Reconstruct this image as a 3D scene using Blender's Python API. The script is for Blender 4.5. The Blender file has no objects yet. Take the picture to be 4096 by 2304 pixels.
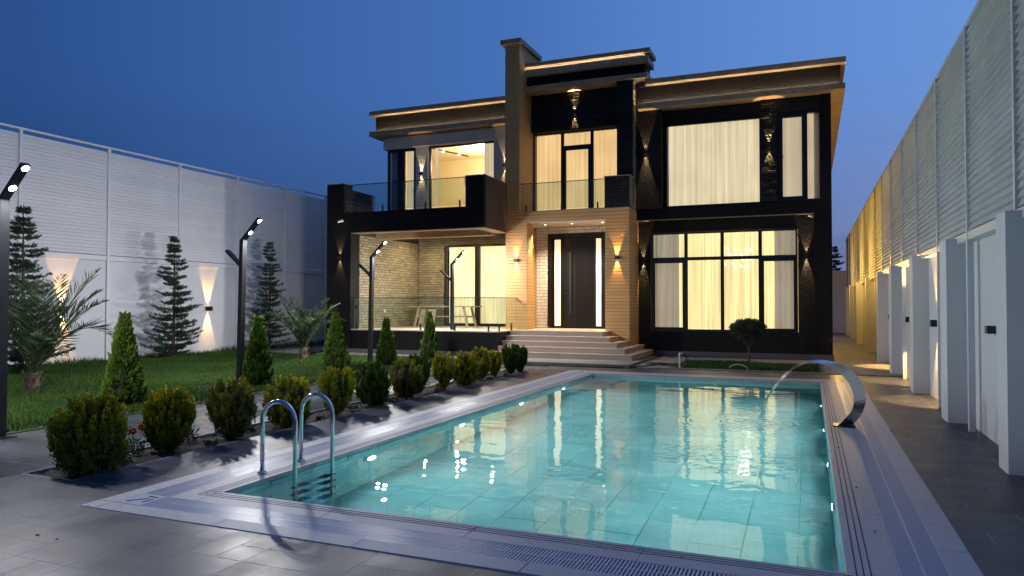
import bpy, bmesh, math, random
import numpy as np
from mathutils import Vector, Matrix
random.seed(7); RNG = np.random.default_rng(7)
sc = bpy.context.scene
col = sc.collection
R = math.radians
# ------------------------------------------------------------------ camera
cam = bpy.data.cameras.new("camera"); cam_o = bpy.data.objects.new("camera", cam); col.objects.link(cam_o)
cam.sensor_width = 36; cam.lens = 25.48; cam.clip_start = .05; cam.clip_end = 3000
YAW, PITCH, ROLL = 0.389755, 0.0221247, 0.0013079
cam_o.location = (0, 0, 1.6)
fw = Vector((-math.sin(YAW)*math.cos(PITCH), math.cos(YAW)*math.cos(PITCH), math.sin(PITCH)))
rt = Vector((math.cos(YAW), math.sin(YAW), 0)); up = rt.cross(fw)
c_, s_ = math.cos(ROLL), math.sin(ROLL)
rt, up = rt*c_ + up*s_, -rt*s_ + up*c_
cam_o.rotation_euler = Matrix((rt, up, -fw)).transposed().to_euler()
sc.camera = cam_o
# ------------------------------------------------------------------ sky, sun, exposure
w = bpy.data.worlds.new("World"); sc.world = w; w.use_nodes = True
nt = w.node_tree; N = nt.nodes; L = nt.links
bg = N['Background']
tc = N.new('ShaderNodeTexCoord')
nrm = N.new('ShaderNodeVectorMath'); nrm.operation = 'NORMALIZE'; L.new(tc.outputs['Generated'], nrm.inputs[0])
flat = N.new('ShaderNodeVectorMath'); flat.operation = 'MULTIPLY'; flat.inputs[1].default_value = (1, 1, 0); L.new(nrm.outputs[0], flat.inputs[0])
fn = N.new('ShaderNodeVectorMath'); fn.operation = 'NORMALIZE'; L.new(flat.outputs[0], fn.inputs[0])
dt = N.new('ShaderNodeVectorMath'); dt.operation = 'DOT_PRODUCT'; L.new(fn.outputs[0], dt.inputs[0])
dt.inputs[1].default_value = (math.sin(R(40)), math.cos(R(40)), 0)      # the after-glow lies to the right
mr = N.new('ShaderNodeMapRange'); mr.inputs['From Min'].default_value = -1; mr.inputs['From Max'].default_value = 1; L.new(dt.outputs['Value'], mr.inputs['Value'])
def ramp(stops, src):
    r = N.new('ShaderNodeValToRGB'); e = r.color_ramp.elements
    while len(e) < len(stops): e.new(.5)
    for k, (p, c) in enumerate(stops): e[k].position = p; e[k].color = (*c, 1)
    L.new(src, r.inputs[0]); return r
hi = ramp([(0, (.014, .048, .165)), (.44, (.023, .082, .27)), (.735, (.062, .165, .47)), (.9, (.125, .27, .655)), (1, (.17, .33, .72))], mr.outputs[0])
lo = ramp([(0, (.012, .036, .11)), (.44, (.020, .060, .185)), (.735, (.040, .090, .225)), (.9, (.17, .215, .42)), (1, (.24, .25, .42))], mr.outputs[0])
sep = N.new('ShaderNodeSeparateXYZ'); L.new(nrm.outputs[0], sep.inputs[0])
el = N.new('ShaderNodeMapRange'); el.interpolation_type = 'SMOOTHSTEP'; el.inputs['From Min'].default_value = 0.02; el.inputs['From Max'].default_value = .30; L.new(sep.outputs[2], el.inputs['Value'])
mx = N.new('ShaderNodeMixRGB'); L.new(el.outputs[0], mx.inputs[0]); L.new(lo.outputs[0], mx.inputs[1]); L.new(hi.outputs[0], mx.inputs[2])
# thin dusk cloud banks low over the horizon
st = N.new('ShaderNodeVectorMath'); st.operation = 'MULTIPLY'; st.inputs[1].default_value = (2.2, 2.2, 15); L.new(nrm.outputs[0], st.inputs[0])
cn = N.new('ShaderNodeTexNoise'); cn.inputs['Scale'].default_value = 1.3; cn.inputs['Detail'].default_value = 6; L.new(st.outputs[0], cn.inputs['Vector'])
cm = N.new('ShaderNodeMapRange'); cm.inputs['From Min'].default_value = .5; cm.inputs['From Max'].default_value = .7; cm.inputs['To Max'].default_value = .4; L.new(cn.outputs[0], cm.inputs['Value'])
ce = N.new('ShaderNodeMapRange'); ce.interpolation_type = 'SMOOTHSTEP'; ce.inputs['From Min'].default_value = .26; ce.inputs['From Max'].default_value = .12; L.new(sep.outputs[2], ce.inputs['Value'])
cc = N.new('ShaderNodeMath'); cc.operation = 'MULTIPLY'; L.new(cm.outputs[0], cc.inputs[0]); L.new(ce.outputs[0], cc.inputs[1])
mc = N.new('ShaderNodeMixRGB'); mc.inputs[2].default_value = (.016, .037, .085, 1); L.new(cc.outputs[0], mc.inputs[0]); L.new(mx.outputs[0], mc.inputs[1])
L.new(mc.outputs[0], bg.inputs[0]); bg.inputs[1].default_value = 1.0
sc.view_settings.view_transform = 'Standard'; sc.view_settings.look = 'None'
sc.view_settings.exposure = 0; sc.view_settings.gamma = 1; sc.view_settings.use_curve_mapping = False
sc.cycles.use_denoising = True; sc.cycles.max_bounces = 8; sc.cycles.transmission_bounces = 8
sc.cycles.transparent_max_bounces = 12; sc.cycles.sample_clamp_indirect = 4; sc.cycles.caustics_reflective = False
# ------------------------------------------------------------------ helpers
CAM = np.array([0, 0, 1.6])
WL = {}
def tag(o, label=None, cat=None, group=None, kind=None):
    if label: o['label'] = label
    if cat: o['category'] = cat
    if group: o['group'] = group
    if kind: o['kind'] = kind
    return o
def empty(name, loc, label, cat, group=None, kind=None):
    o = bpy.data.objects.new(name, None); col.objects.link(o); o.location = loc; o.empty_display_size = .2
    WL[o.name] = Vector(loc); return tag(o, label, cat, group, kind)
def wloc(o): return WL[o.name] if o else Vector((0, 0, 0))
def place(name, me, origin, parent):
    o = bpy.data.objects.new(name, me); col.objects.link(o)
    if parent: o.parent = parent
    o.location = Vector(origin) - wloc(parent); WL[o.name] = Vector(origin); return o
def copy_tree(o, parent=None):
    c = o.copy(); col.objects.link(c); c.parent = parent
    for ch in list(o.children): copy_tree(ch, c)
    return c
class MB:
    def __init__(s): s.v = []; s.f = []; s.t = []
    def hexa(s, p, tone=0):
        n = len(s.v); s.v += [tuple(q) for q in p]
        for q in ((0,3,2,1),(4,5,6,7),(0,1,5,4),(1,2,6,5),(2,3,7,6),(3,0,4,7)): s.f.append(tuple(n+i for i in q)); s.t.append(tone)
        return s
    def box(s, x0, x1, y0, y1, z0, z1, tone=0):
        return s.hexa([(x0,y0,z0),(x1,y0,z0),(x1,y1,z0),(x0,y1,z0),(x0,y0,z1),(x1,y0,z1),(x1,y1,z1),(x0,y1,z1)], tone)
    def bar(s, a, b, wx, wy, side=None, tone=0):
        a = Vector(a); b = Vector(b); d = (b-a).normalized()
        sd = Vector(side) if side else (Vector((0,0,1)) if abs(d.z) < .9 else Vector((0,1,0)))
        u = d.cross(sd).normalized()*wx/2; v = u.cross(d).normalized()*wy/2
        return s.hexa([a-u-v, a+u-v, a+u+v, a-u+v, b-u-v, b+u-v, b+u+v, b-u+v], tone)
    def quad(s, *p, tone=0):
        n = len(s.v); s.v += [tuple(q) for q in p]; s.f.append(tuple(range(n, n+len(p)))); s.t.append(tone); return s
    def tube(s, path, r, n=10, cap=True):
        P = [Vector(p) for p in path]; r = [r]*len(P) if not hasattr(r, '__len__') else r
        base = len(s.v); u = None
        for i, p in enumerate(P):
            d = (P[min(i+1, len(P)-1)] - P[max(i-1, 0)]).normalized()
            if u is None: u = d.orthogonal().normalized()
            u = (u - d*u.dot(d)).normalized(); v = d.cross(u)
            for k in range(n):
                a = 2*math.pi*k/n; s.v.append(tuple(p + (u*math.cos(a) + v*math.sin(a))*r[i]))
        for i in range(len(P)-1):
            for k in range(n):
                a = base+i*n+k; b = base+i*n+(k+1) % n; s.f.append((a, b, b+n, a+n)); s.t.append(0)
        if cap: s.f.append(tuple(base+k for k in reversed(range(n)))); s.f.append(tuple(base+(len(P)-1)*n+k for k in range(n))); s.t += [0, 0]
        return s
    def cyl(s, c, r, z0, z1, n=20): return s.tube([(c[0], c[1], z0), (c[0], c[1], z1)], r, n)
    def disc(s, c, nrm, r, n=20):
        c = Vector(c); nrm = Vector(nrm).normalized(); u = nrm.orthogonal().normalized(); v = nrm.cross(u)
        return s.quad(*[c + (u*math.cos(2*math.pi*k/n) + v*math.sin(2*math.pi*k/n))*r for k in range(n)])
    def sphere(s, c, r, n=10, m=7, sz=1):
        for j in range(m):
            pass
        base = len(s.v); c = Vector(c)
        for j in range(m+1):
            th = math.pi*j/m
            for k in range(n):
                a = 2*math.pi*k/n; s.v.append((c.x+r*math.sin(th)*math.cos(a), c.y+r*math.sin(th)*math.sin(a), c.z+r*sz*math.cos(th)))
        for j in range(m):
            for k in range(n):
                a = base+j*n+k; b = base+j*n+(k+1) % n; s.f.append((a, a+n, b+n, b)); s.t.append(0)
        return s
    def mesh(s, name, m, origin=None, smooth=False):
        V = np.array(s.v, dtype=float)
        if origin is None:
            lo, hi_ = V.min(0), V.max(0); origin = ((lo[0]+hi_[0])/2, (lo[1]+hi_[1])/2, lo[2])
        V = V - np.array(origin)
        me = bpy.data.meshes.new(name); me.from_pydata(V.tolist(), [], s.f); me.materials.append(m)
        if len(s.f) < 4000 and not any(s.t):
            b_ = bmesh.new(); b_.from_mesh(me); bmesh.ops.recalc_face_normals(b_, faces=b_.faces); b_.to_mesh(me); b_.free()
        if any(s.t):
            at = me.attributes.new('tone', 'FLOAT', 'FACE'); at.data.foreach_set('value', s.t)
        if smooth: me.shade_smooth()
        me.update(); return me, origin
    def build(s, name, m, parent=None, origin=None, smooth=False, **k):
        me, og = s.mesh(name, m, origin, smooth); return tag(place(name, me, og, parent), **k)
def npmesh(name, V, F, m, parent=None, tone=None, smooth=False, origin=None, **k):
    V = np.asarray(V, dtype=np.float32); F = np.asarray(F, dtype=np.int32)
    if origin is None: lo, hi_ = V.min(0), V.max(0); origin = ((lo[0]+hi_[0])/2, (lo[1]+hi_[1])/2, lo[2])
    V = V - np.array(origin, dtype=np.float32); nf, nv = F.shape
    me = bpy.data.meshes.new(name); me.vertices.add(len(V)); me.vertices.foreach_set('co', V.ravel())
    me.loops.add(nf*nv); me.loops.foreach_set('vertex_index', F.ravel())
    me.polygons.add(nf); me.polygons.foreach_set('loop_start', np.arange(0, nf*nv, nv, dtype=np.int32))
    if tone is not None:
        at = me.attributes.new('tone', 'FLOAT', 'POINT'); at.data.foreach_set('value', np.asarray(tone, dtype=np.float32))
    me.materials.append(m); me.update(calc_edges=True)
    if smooth: me.shade_smooth()
    return tag(place(name, me, tuple(float(q) for q in origin), parent), **k)
# pieces: many boxes, the largest in view one object each, the others joined
_pc = {}
def chamf(dx, dy, dz, b, m):
    key = (round(dx, 3), round(dy, 3), round(dz, 3), round(b, 4), m.name)
    if key in _pc: return _pc[key]
    X, Y, Z = dx/2, dy/2, dz/2; v = []; idx = {}
    for sx in (-1, 1):
        for sy in (-1, 1):
            for sz in (-1, 1):
                for ax in range(3):
                    q = [sx*(X-b), sy*(Y-b), sz*(Z-b)]; q[ax] = (sx*X, sy*Y, sz*Z)[ax]; idx[(sx, sy, sz, ax)] = len(v); v.append(q)
    f = []
    for ax in range(3):
        o1, o2 = (ax+1) % 3, (ax+2) % 3
        for sg in (-1, 1):
            q = []
            for a, b2 in ((-1,-1),(1,-1),(1,1),(-1,1)):
                t = [0,0,0]; t[ax] = sg; t[o1] = a; t[o2] = b2; q.append(idx[(*t, ax)])
            f.append(q if sg > 0 else q[::-1])
        for a in (-1, 1):
            for b2 in (-1, 1):
                t0 = [0,0,0]; t0[o1] = a; t0[o2] = b2; t1 = list(t0); t0[ax] = -1; t1[ax] = 1
                f.append([idx[(*t0, o1)], idx[(*t1, o1)], idx[(*t1, o2)], idx[(*t0, o2)]])
    for sx in (-1,1):
        for sy in (-1,1):
            for sz in (-1,1): f.append([idx[(sx,sy,sz,0)], idx[(sx,sy,sz,1)], idx[(sx,sy,sz,2)]])
    me = bpy.data.meshes.new('piece'); me.from_pydata(v, [], f); me.materials.append(m)
    bm = bmesh.new(); bm.from_mesh(me); bmesh.ops.recalc_face_normals(bm, faces=bm.faces); bm.to_mesh(me); bm.free()
    _pc[key] = me; return me
def score(b):
    c = np.array([(b[0]+b[1])/2, (b[2]+b[3])/2, (b[4]+b[5])/2]) - CAM
    sz = sorted([b[1]-b[0], b[3]-b[2], b[5]-b[4]]); return sz[1]*sz[2]/max(.3, float(c @ c))
def pieces(name, boxes, default_parent=None, limit=300, bevel=.004, jit=0, rot=0, mb_joined=True):
    """boxes: (x0,x1,y0,y1,z0,z1,material,parent)"""
    bs = sorted(boxes, key=score, reverse=True); rest = {}
    for i, b in enumerate(bs):
        x0, x1, y0, y1, z0, z1, m, par = b
        par = par or default_parent
        if i < limit:
            me = chamf(x1-x0, y1-y0, z1-z0, min(bevel, (x1-x0)/3, (y1-y0)/3, (z1-z0)/3), m)
            j = Vector((random.uniform(-jit, jit), random.uniform(-jit, jit), random.uniform(-jit, jit)*.3))
            o = place(name, me, Vector(((x0+x1)/2, (y0+y1)/2, (z0+z1)/2)) + j, par)
            if rot: o.rotation_euler = (random.uniform(-rot, rot), random.uniform(-rot, rot), random.uniform(-rot, rot))
        else: rest.setdefault((m.name, par.name if par else ''), (m, par, MB()))[2].box(x0, x1, y0+random.uniform(-jit, jit), y1, z0, z1, tone=random.random())
    for m, par, mb in rest.values(): mb.build(name+'s', m, par, kind='stuff')
# ------------------------------------------------------------------ materials
def M(name, c, rough=.6, metal=0, tone=0, noise=None, bump=None, bump2=None, c2=None, emit=None, es=0, spec=None, rnoise=None, stretch=None, trans=0, ior=1.45, coat=0, ttint=None, vein=None):
    m = bpy.data.materials.new(name); m.use_nodes = True; t = m.node_tree; n = t.nodes; l = t.links
    b = n['Principled BSDF']; b.inputs['Roughness'].default_value = rough; b.inputs['Metallic'].default_value = metal
    b.inputs['IOR'].default_value = ior
    if trans: b.inputs['Transmission Weight'].default_value = trans
    if coat: b.inputs['Coat Weight'].default_value = coat
    if spec is not None: b.inputs['Specular IOR Level'].default_value = spec
    g = n.new('ShaderNodeNewGeometry'); vec = g.outputs['Position']
    if stretch:
        mm = n.new('ShaderNodeVectorMath'); mm.operation = 'MULTIPLY'; mm.inputs[1].default_value = stretch; l.new(vec, mm.inputs[0]); vec = mm.outputs[0]
    def nz(scale, det=4, rg=.55):
        x = n.new('ShaderNodeTexNoise'); x.inputs['Scale'].default_value = scale; x.inputs['Detail'].default_value = det; x.inputs['Roughness'].default_value = rg; l.new(vec, x.inputs['Vector']); return x.outputs[0]
    def mapr(src, a, b_, c0=.3, c1=.7):
        x = n.new('ShaderNodeMapRange'); x.inputs['From Min'].default_value = c0; x.inputs['From Max'].default_value = c1; x.inputs['To Min'].default_value = a; x.inputs['To Max'].default_value = b_; l.new(src, x.inputs['Value']); return x.outputs[0]
    out = None
    rgb = n.new('ShaderNodeRGB'); rgb.outputs[0].default_value = (*c, 1); out = rgb.outputs[0]
    if noise:
        mxn = n.new('ShaderNodeMixRGB'); l.new(mapr(nz(noise[0], noise[2] if len(noise) > 2 else 5), 0, noise[1]), mxn.inputs[0]); l.new(out, mxn.inputs[1])
        mxn.inputs[2].default_value = (*(c2 or tuple(q*.5 for q in c)), 1); out = mxn.outputs[0]
    if vein:
        vn = nz(vein[0], 5); ab = n.new('ShaderNodeMath'); ab.operation = 'SUBTRACT'; ab.inputs[1].default_value = .5; l.new(vn, ab.inputs[0]); a2 = n.new('ShaderNodeMath'); a2.operation = 'ABSOLUTE'; l.new(ab.outputs[0], a2.inputs[0])
        mk = mapr(a2.outputs[0], vein[1], 0, 0, vein[2]); msk = n.new('ShaderNodeMath'); msk.operation = 'MULTIPLY'; l.new(mk, msk.inputs[0]); l.new(mapr(nz(vein[0]*1.7, 1), 0, 1, .45, .6), msk.inputs[1])
        mv = n.new('ShaderNodeMixRGB'); l.new(msk.outputs[0], mv.inputs[0]); l.new(out, mv.inputs[1]); mv.inputs[2].default_value = (*vein[3], 1); out = mv.outputs[0]
    if tone:
        oi = n.new('ShaderNodeObjectInfo'); at = n.new('ShaderNodeAttribute'); at.attribute_name = 'tone'
        ad = n.new('ShaderNodeMath'); ad.operation = 'ADD'; l.new(oi.outputs['Random'], ad.inputs[0]); l.new(at.outputs['Fac'], ad.inputs[1])
        fr = n.new('ShaderNodeMath'); fr.operation = 'FRACT'; l.new(ad.outputs[0], fr.inputs[0])
        if ttint:
            mt = n.new('ShaderNodeMixRGB'); l.new(at.outputs['Fac'], mt.inputs[0]); l.new(out, mt.inputs[1]); mt.inputs[2].default_value = (*ttint, 1); out = mt.outputs[0]
        hs = n.new('ShaderNodeHueSaturation'); l.new(mapr(fr.outputs[0], 1-tone, 1+tone, 0, 1), hs.inputs['Value']); l.new(out, hs.inputs['Color']); out = hs.outputs[0]
    l.new(out, b.inputs['Base Color'])
    if rnoise: l.new(mapr(nz(rnoise[0], 2), rnoise[1], rnoise[2], .3, .7), b.inputs['Roughness'])
    if bump:
        bp = n.new('ShaderNodeBump'); bp.inputs['Strength'].default_value = bump[1]; bp.inputs['Distance'].default_value = bump[2]; l.new(nz(bump[0], 6, .6), bp.inputs['Height']); last = bp
        if bump2:
            b2 = n.new('ShaderNodeBump'); b2.inputs['Strength'].default_value = bump2[1]; b2.inputs['Distance'].default_value = bump2[2]; l.new(nz(bump2[0], 3), b2.inputs['Height']); l.new(bp.outputs[0], b2.inputs['Normal']); last = b2
        l.new(last.outputs[0], b.inputs['Normal'])
    if emit: b.inputs['Emission Color'].default_value = (*emit, 1); b.inputs['Emission Strength'].default_value = es
    return m
m_tile = M('grey_deck_tile', (.044, .047, .062), .3, spec=.38, tone=.28, noise=(2.3, .4), c2=(.029, .033, .045), bump=(38, .12, .004), rnoise=(2.6, .36, .50))
m_wet = M('wet_path_tile', (.085, .09, .10), .15, tone=.10, noise=(.9, .8), c2=(.04, .045, .05), bump=(9, .10, .006), rnoise=(.8, .08, .40))
m_grout = M('grout', (.36, .37, .42), .6)
m_cop = M('marble_coping', (.42, .40, .405), .5, spec=.28, tone=.035, noise=(.7, .2), c2=(.38, .365, .39), bump=(30, .05, .002), vein=(1.1, .6, .006, (.16, .14, .15)))
m_groove = M('groove', (.03, .03, .035), .8)
m_grate = M('white_grating', (.45, .47, .54), .35)
m_grate_dark = M('gutter_channel', (.02, .022, .028), .8)
m_ptile = M('pool_tile', (.30, .60, .57), .35, tone=.08, noise=(1.1, 1.0), c2=(.10, .36, .37), stretch=(1, 2.2, 2.5), vein=(.9, .8, .02, (.45, .68, .62)))
m_pgrout = M('pool_joint', (.07, .26, .27), .7)
m_stucco_b = M('black_stucco', (.0085, .008, .0088), .6, spec=.3, bump=(26, 1, .035), bump2=(90, .4, .004))
m_fascia = M('textured_black_fascia', (.013, .011, .009), .7, spec=.2, bump=(22, 1, .035), bump2=(80, .5, .004))
m_smooth_b = M('black_render', (.0045, .0045, .0055), .7, spec=.25, bump=(60, .3, .004))
m_brick_b = M('black_brick', (.010, .0095, .010), .55, spec=.35, tone=.2, bump=(28, .8, .012))
m_brick_w = M('cream_brick', (.74, .70, .62), .75, tone=.07, bump=(22, .7, .010))
m_brick_g = M('olive_brick', (.27, .235, .145), .8, tone=.2, bump=(22, .8, .012), noise=(3, .4))
m_mortar_g = M('mortar', (.045, .038, .03), .9); m_mort_w = M('cream_mortar', (.36, .31, .25), .9)  # mortar colours darkened to paint the shade of the joints in
m_stucco_w = M('white_stucco', (.55, .55, .56), .75, bump=(24, 1, .035), bump2=(80, .4, .004))
m_cream = M('cream_band', (.50, .48, .45), .7, noise=(2, .3), c2=(.42, .40, .38))
m_brown = M('brown_stone_trim', (.44, .30, .185), .6, noise=(3, .5), c2=(.14, .10, .075), bump=(30, .2, .004))
m_plank = M('tan_cladding_board', (.54, .315, .12), .55, tone=.05, noise=(2.5, .35), c2=(.48, .26, .105), stretch=(1, 1, 9), bump=(30, .1, .002))
m_gap = M('board_gap', (.06, .035, .02), .9)
m_frame = M('black_aluminium', (.012, .012, .014), .35)
m_door = M('black_door', (.007, .006, .006), .45, spec=.25)
m_soffit = M('white_ceiling', (.62, .57, .50), .7)
m_stone = M('step_stone', (.42, .335, .27), .4, tone=.05, noise=(1.3, .4), c2=(.27, .23, .21), stretch=(1, 1, 4))
m_floor = M('terrace_stone', (.55, .46, .36), .3, noise=(2, .3), c2=(.45, .36, .28))
m_plinth = M('grey_plinth', (.09, .09, .10), .55, tone=.1)
m_paver = M('grey_paver', (.20, .185, .175), .75, tone=.22, bump=(40, .5, .004))
m_psand = M('paver_joint', (.045, .04, .038), .95)
m_conc = M('white_concrete', (.72, .72, .72), .7, noise=(.7, .35), c2=(.52, .54, .57), bump=(20, .9, .012), bump2=(70, .5, .004))
m_slat = M('white_metal_slat', (.74, .73, .72), .45, tone=.03, noise=(.8, .25), c2=(.5, .5, .5))
m_slat_r = M('weathered_white_slat', (.60, .61, .60), .6, tone=.05, noise=(1.2, .5), c2=(.42, .42, .40), bump=(20, .5, .01))
m_post = M('white_metal_post', (.70, .70, .72), .4)
m_dark = M('dark_metal', (.022, .023, .027), .4)
m_chrome = M('polished_steel', (.72, .73, .74), .09, metal=1)
m_soil = M('soil', (.022, .018, .015), .95, noise=(14, .8), c2=(.045, .038, .032), bump=(35, 1, .03))
m_grass_b = M('turf', (.018, .035, .010), .95)
m_grass = M('grass', (.050, .105, .016), .7, tone=.35, noise=(.9, .9), c2=(.022, .050, .008), spec=.2)
m_thuja = M('green_thuja', (.028, .060, .012), .8, tone=.3, ttint=(.16, .25, .03), spec=.1)
m_gold = M('golden_thuja', (.055, .075, .012), .8, tone=.3, ttint=(.85, .74, .04), spec=.1)
m_bronze = M('bronze_thuja', (.06, .062, .014), .8, tone=.3, ttint=(.62, .50, .06), spec=.1)
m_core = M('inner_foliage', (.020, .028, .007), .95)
m_bark = M('bark', (.09, .065, .045), .9, bump=(40, .8, .01))
m_cedar = M('cedar_foliage', (.028, .050, .028), .65, tone=.3, ttint=(.06, .095, .055))
m_palm = M('palm_leaf', (.030, .050, .022), .6, tone=.25, ttint=(.06, .09, .04), spec=.25)
m_box = M('box_foliage', (.030, .042, .020), .5, tone=.3, ttint=(.06, .08, .04))
m_curt_gold = None
m_wood = M('table_wood', (.45, .33, .20), .5, noise=(5, .4), stretch=(1, 1, 1))
m_hose = M('black_rubber', (.012, .012, .013), .5)
m_pvc = M('white_pvc', (.6, .62, .66), .4)
m_red = M('red_petal', (.35, .01, .02), .5)
m_orange = M('orange_petal', (.75, .22, .015), .6)
m_white_p = M('white_plastic', (.65, .65, .65), .4)
m_leafy = M('bedding_leaf', (.05, .09, .035), .6, tone=.4, ttint=(.12, .15, .08))
m_wallroom = M('room_plaster', (.75, .64, .45), .8, noise=(6, .3), c2=(.68, .58, .4))
def glassmat(name, op=.10, tint=(.8, .9, .9), rough=0):
    m = bpy.data.materials.new(name); m.use_nodes = True; n = m.node_tree.nodes; l = m.node_tree.links
    out = n['Material Output']; n.remove(n['Principled BSDF'])
    tr = n.new('ShaderNodeBsdfTransparent'); tr.inputs[0].default_value = (*tint, 1); gl = n.new('ShaderNodeBsdfGlossy'); gl.inputs['Roughness'].default_value = rough
    fr = n.new('ShaderNodeFresnel'); fr.inputs[0].default_value = 1.5
    ma = n.new('ShaderNodeMath'); ma.operation = 'ADD'; ma.inputs[1].default_value = op; l.new(fr.outputs[0], ma.inputs[0])
    ge = n.new('ShaderNodeNewGeometry'); iv = n.new('ShaderNodeMath'); iv.operation = 'SUBTRACT'; iv.inputs[0].default_value = 1; l.new(ge.outputs['Backfacing'], iv.inputs[1])
    mu = n.new('ShaderNodeMath'); mu.operation = 'MULTIPLY'; l.new(ma.outputs[0], mu.inputs[0]); l.new(iv.outputs[0], mu.inputs[1]); ma = mu
    mx_ = n.new('ShaderNodeMixShader'); l.new(ma.outputs[0], mx_.inputs[0]); l.new(tr.outputs[0], mx_.inputs[1]); l.new(gl.outputs[0], mx_.inputs[2]); l.new(mx_.outputs[0], out.inputs[0]); return m
m_glass = glassmat('clear_glass', .02, (.82, .88, .86)); m_pane = glassmat('window_glass', .0, (.97, .98, .98))
def curtain_mat(name, c, s, scale=7, contrast=.35, see=0):
    """curtain glows in place of room light; fold shading and hot spots painted in"""
    m = bpy.data.materials.new(name); m.use_nodes = True; t = m.node_tree; n = t.nodes; l = t.links
    b = n['Principled BSDF']; b.inputs['Base Color'].default_value = (.5, .45, .35, 1); b.inputs['Roughness'].default_value = .9
    g = n.new('ShaderNodeNewGeometry'); mm = n.new('ShaderNodeVectorMath'); mm.operation = 'MULTIPLY'; mm.inputs[1].default_value = (1, 0, .02); l.new(g.outputs['Position'], mm.inputs[0])
    x = n.new('ShaderNodeTexNoise'); x.inputs['Scale'].default_value = scale; x.inputs['Detail'].default_value = 3; l.new(mm.outputs[0], x.inputs['Vector'])
    r = n.new('ShaderNodeMapRange'); r.inputs['From Min'].default_value = .3; r.inputs['From Max'].default_value = .7; r.inputs['To Min'].default_value = 1-contrast; r.inputs['To Max'].default_value = 1+contrast*.4; l.new(x.outputs[0], r.inputs['Value'])
    big = n.new('ShaderNodeTexNoise'); big.inputs['Scale'].default_value = .9; big.inputs['Detail'].default_value = 1; l.new(g.outputs['Position'], big.inputs['Vector'])
    rb = n.new('ShaderNodeMapRange'); rb.inputs['From Min'].default_value = .3; rb.inputs['From Max'].default_value = .7; rb.inputs['To Min'].default_value = .90; rb.inputs['To Max'].default_value = 1.08; l.new(big.outputs[0], rb.inputs['Value'])
    m1 = n.new('ShaderNodeMath'); m1.operation = 'MULTIPLY'; l.new(r.outputs[0], m1.inputs[0]); l.new(rb.outputs[0], m1.inputs[1])
    mu = n.new('ShaderNodeMath'); mu.operation = 'MULTIPLY'; mu.inputs[1].default_value = s; l.new(m1.outputs[0], mu.inputs[0])
    b.inputs['Emission Color'].default_value = (*c, 1); l.new(mu.outputs[0], b.inputs['Emission Strength'])  # the cloth itself emits what room lamps would send through
    if see:
        tr = n.new('ShaderNodeBsdfTransparent'); ms = n.new('ShaderNodeMixShader'); ms.inputs[0].default_value = see
        l.new(b.outputs[0], ms.inputs[1]); l.new(tr.outputs[0], ms.inputs[2]); l.new(ms.outputs[0], n['Material Output'].inputs[0])
    return m
mc_big = curtain_mat('lit_curtain', (1, .82, .50), .80, 9, .28)
mc_side = curtain_mat('lit_drape', (1, .78, .50), .60, 5, .22)
mc_grey = curtain_mat('dim_curtain', (1, .80, .56), .30, 4, .3)
mc_warm = curtain_mat('warm_curtain', (1, .64, .27), .95, 8, .25)
mc_sheer = curtain_mat('sheer_curtain', (1, .80, .36), 1.35, 13, .42, see=.12)
mc_drape = curtain_mat('heavy_drape', (1, .82, .54), .36, 9, .35)
mc_terr = curtain_mat('bright_curtain', (1, .78, .40), 1.2, 14, .32)
def EM(name, c, s):
    m = bpy.data.materials.new(name); m.use_nodes = True; b = m.node_tree.nodes['Principled BSDF']
    b.inputs['Base Color'].default_value = (.8, .8, .8, 1); b.inputs['Emission Color'].default_value = (*c, 1); b.inputs['Emission Strength'].default_value = s; return m
e_led = EM('cool_led', (.82, .95, 1), 60); e_pool = EM('pool_led', (.75, .97, 1), 30); e_strip = EM('warm_led_strip', (1, .84, .60), 190)
e_canopy = EM('canopy_led_strip', (1, .82, .55), 110); e_down = EM('warm_downlight', (1, .85, .6), 8); e_side = EM('lit_sidelight', (1, .80, .48), .92); e_lamp = EM('chandelier_light', (.9, .95, 1), 12); e_amber = EM('sconce_glow', (1, .7, .25), 6)
def light(name, kind, loc, parent, energy, color, rot=None, **k):
    d = bpy.data.lights.new(name, kind); d.energy = energy; d.color = color
    for a, b in k.items(): setattr(d, a, b)
    o = bpy.data.objects.new(name, d); col.objects.link(o); o.parent = parent; o.location = Vector(loc) - wloc(parent) if parent else loc
    if rot is not None: o.rotation_euler = Vector(rot).to_track_quat('-Z', 'Y').to_euler()
    return o
# ------------------------------------------------------------------ ground
MB().box(-400, 400, -400, 500, -3.5, -2.6).build('ground', m_psand, kind='structure')
m_far = M('far_ground', (.05, .045, .035), .95)
for b in ((-300, -18.4, -300, 400), (2.4, 300, -300, 400), (-18.4, 2.4, 44.6, 400), (-18.4, 2.4, -300, -6)):
    MB().box(*b, -1, -.03).build('terrain', m_far, kind='structure')
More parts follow.
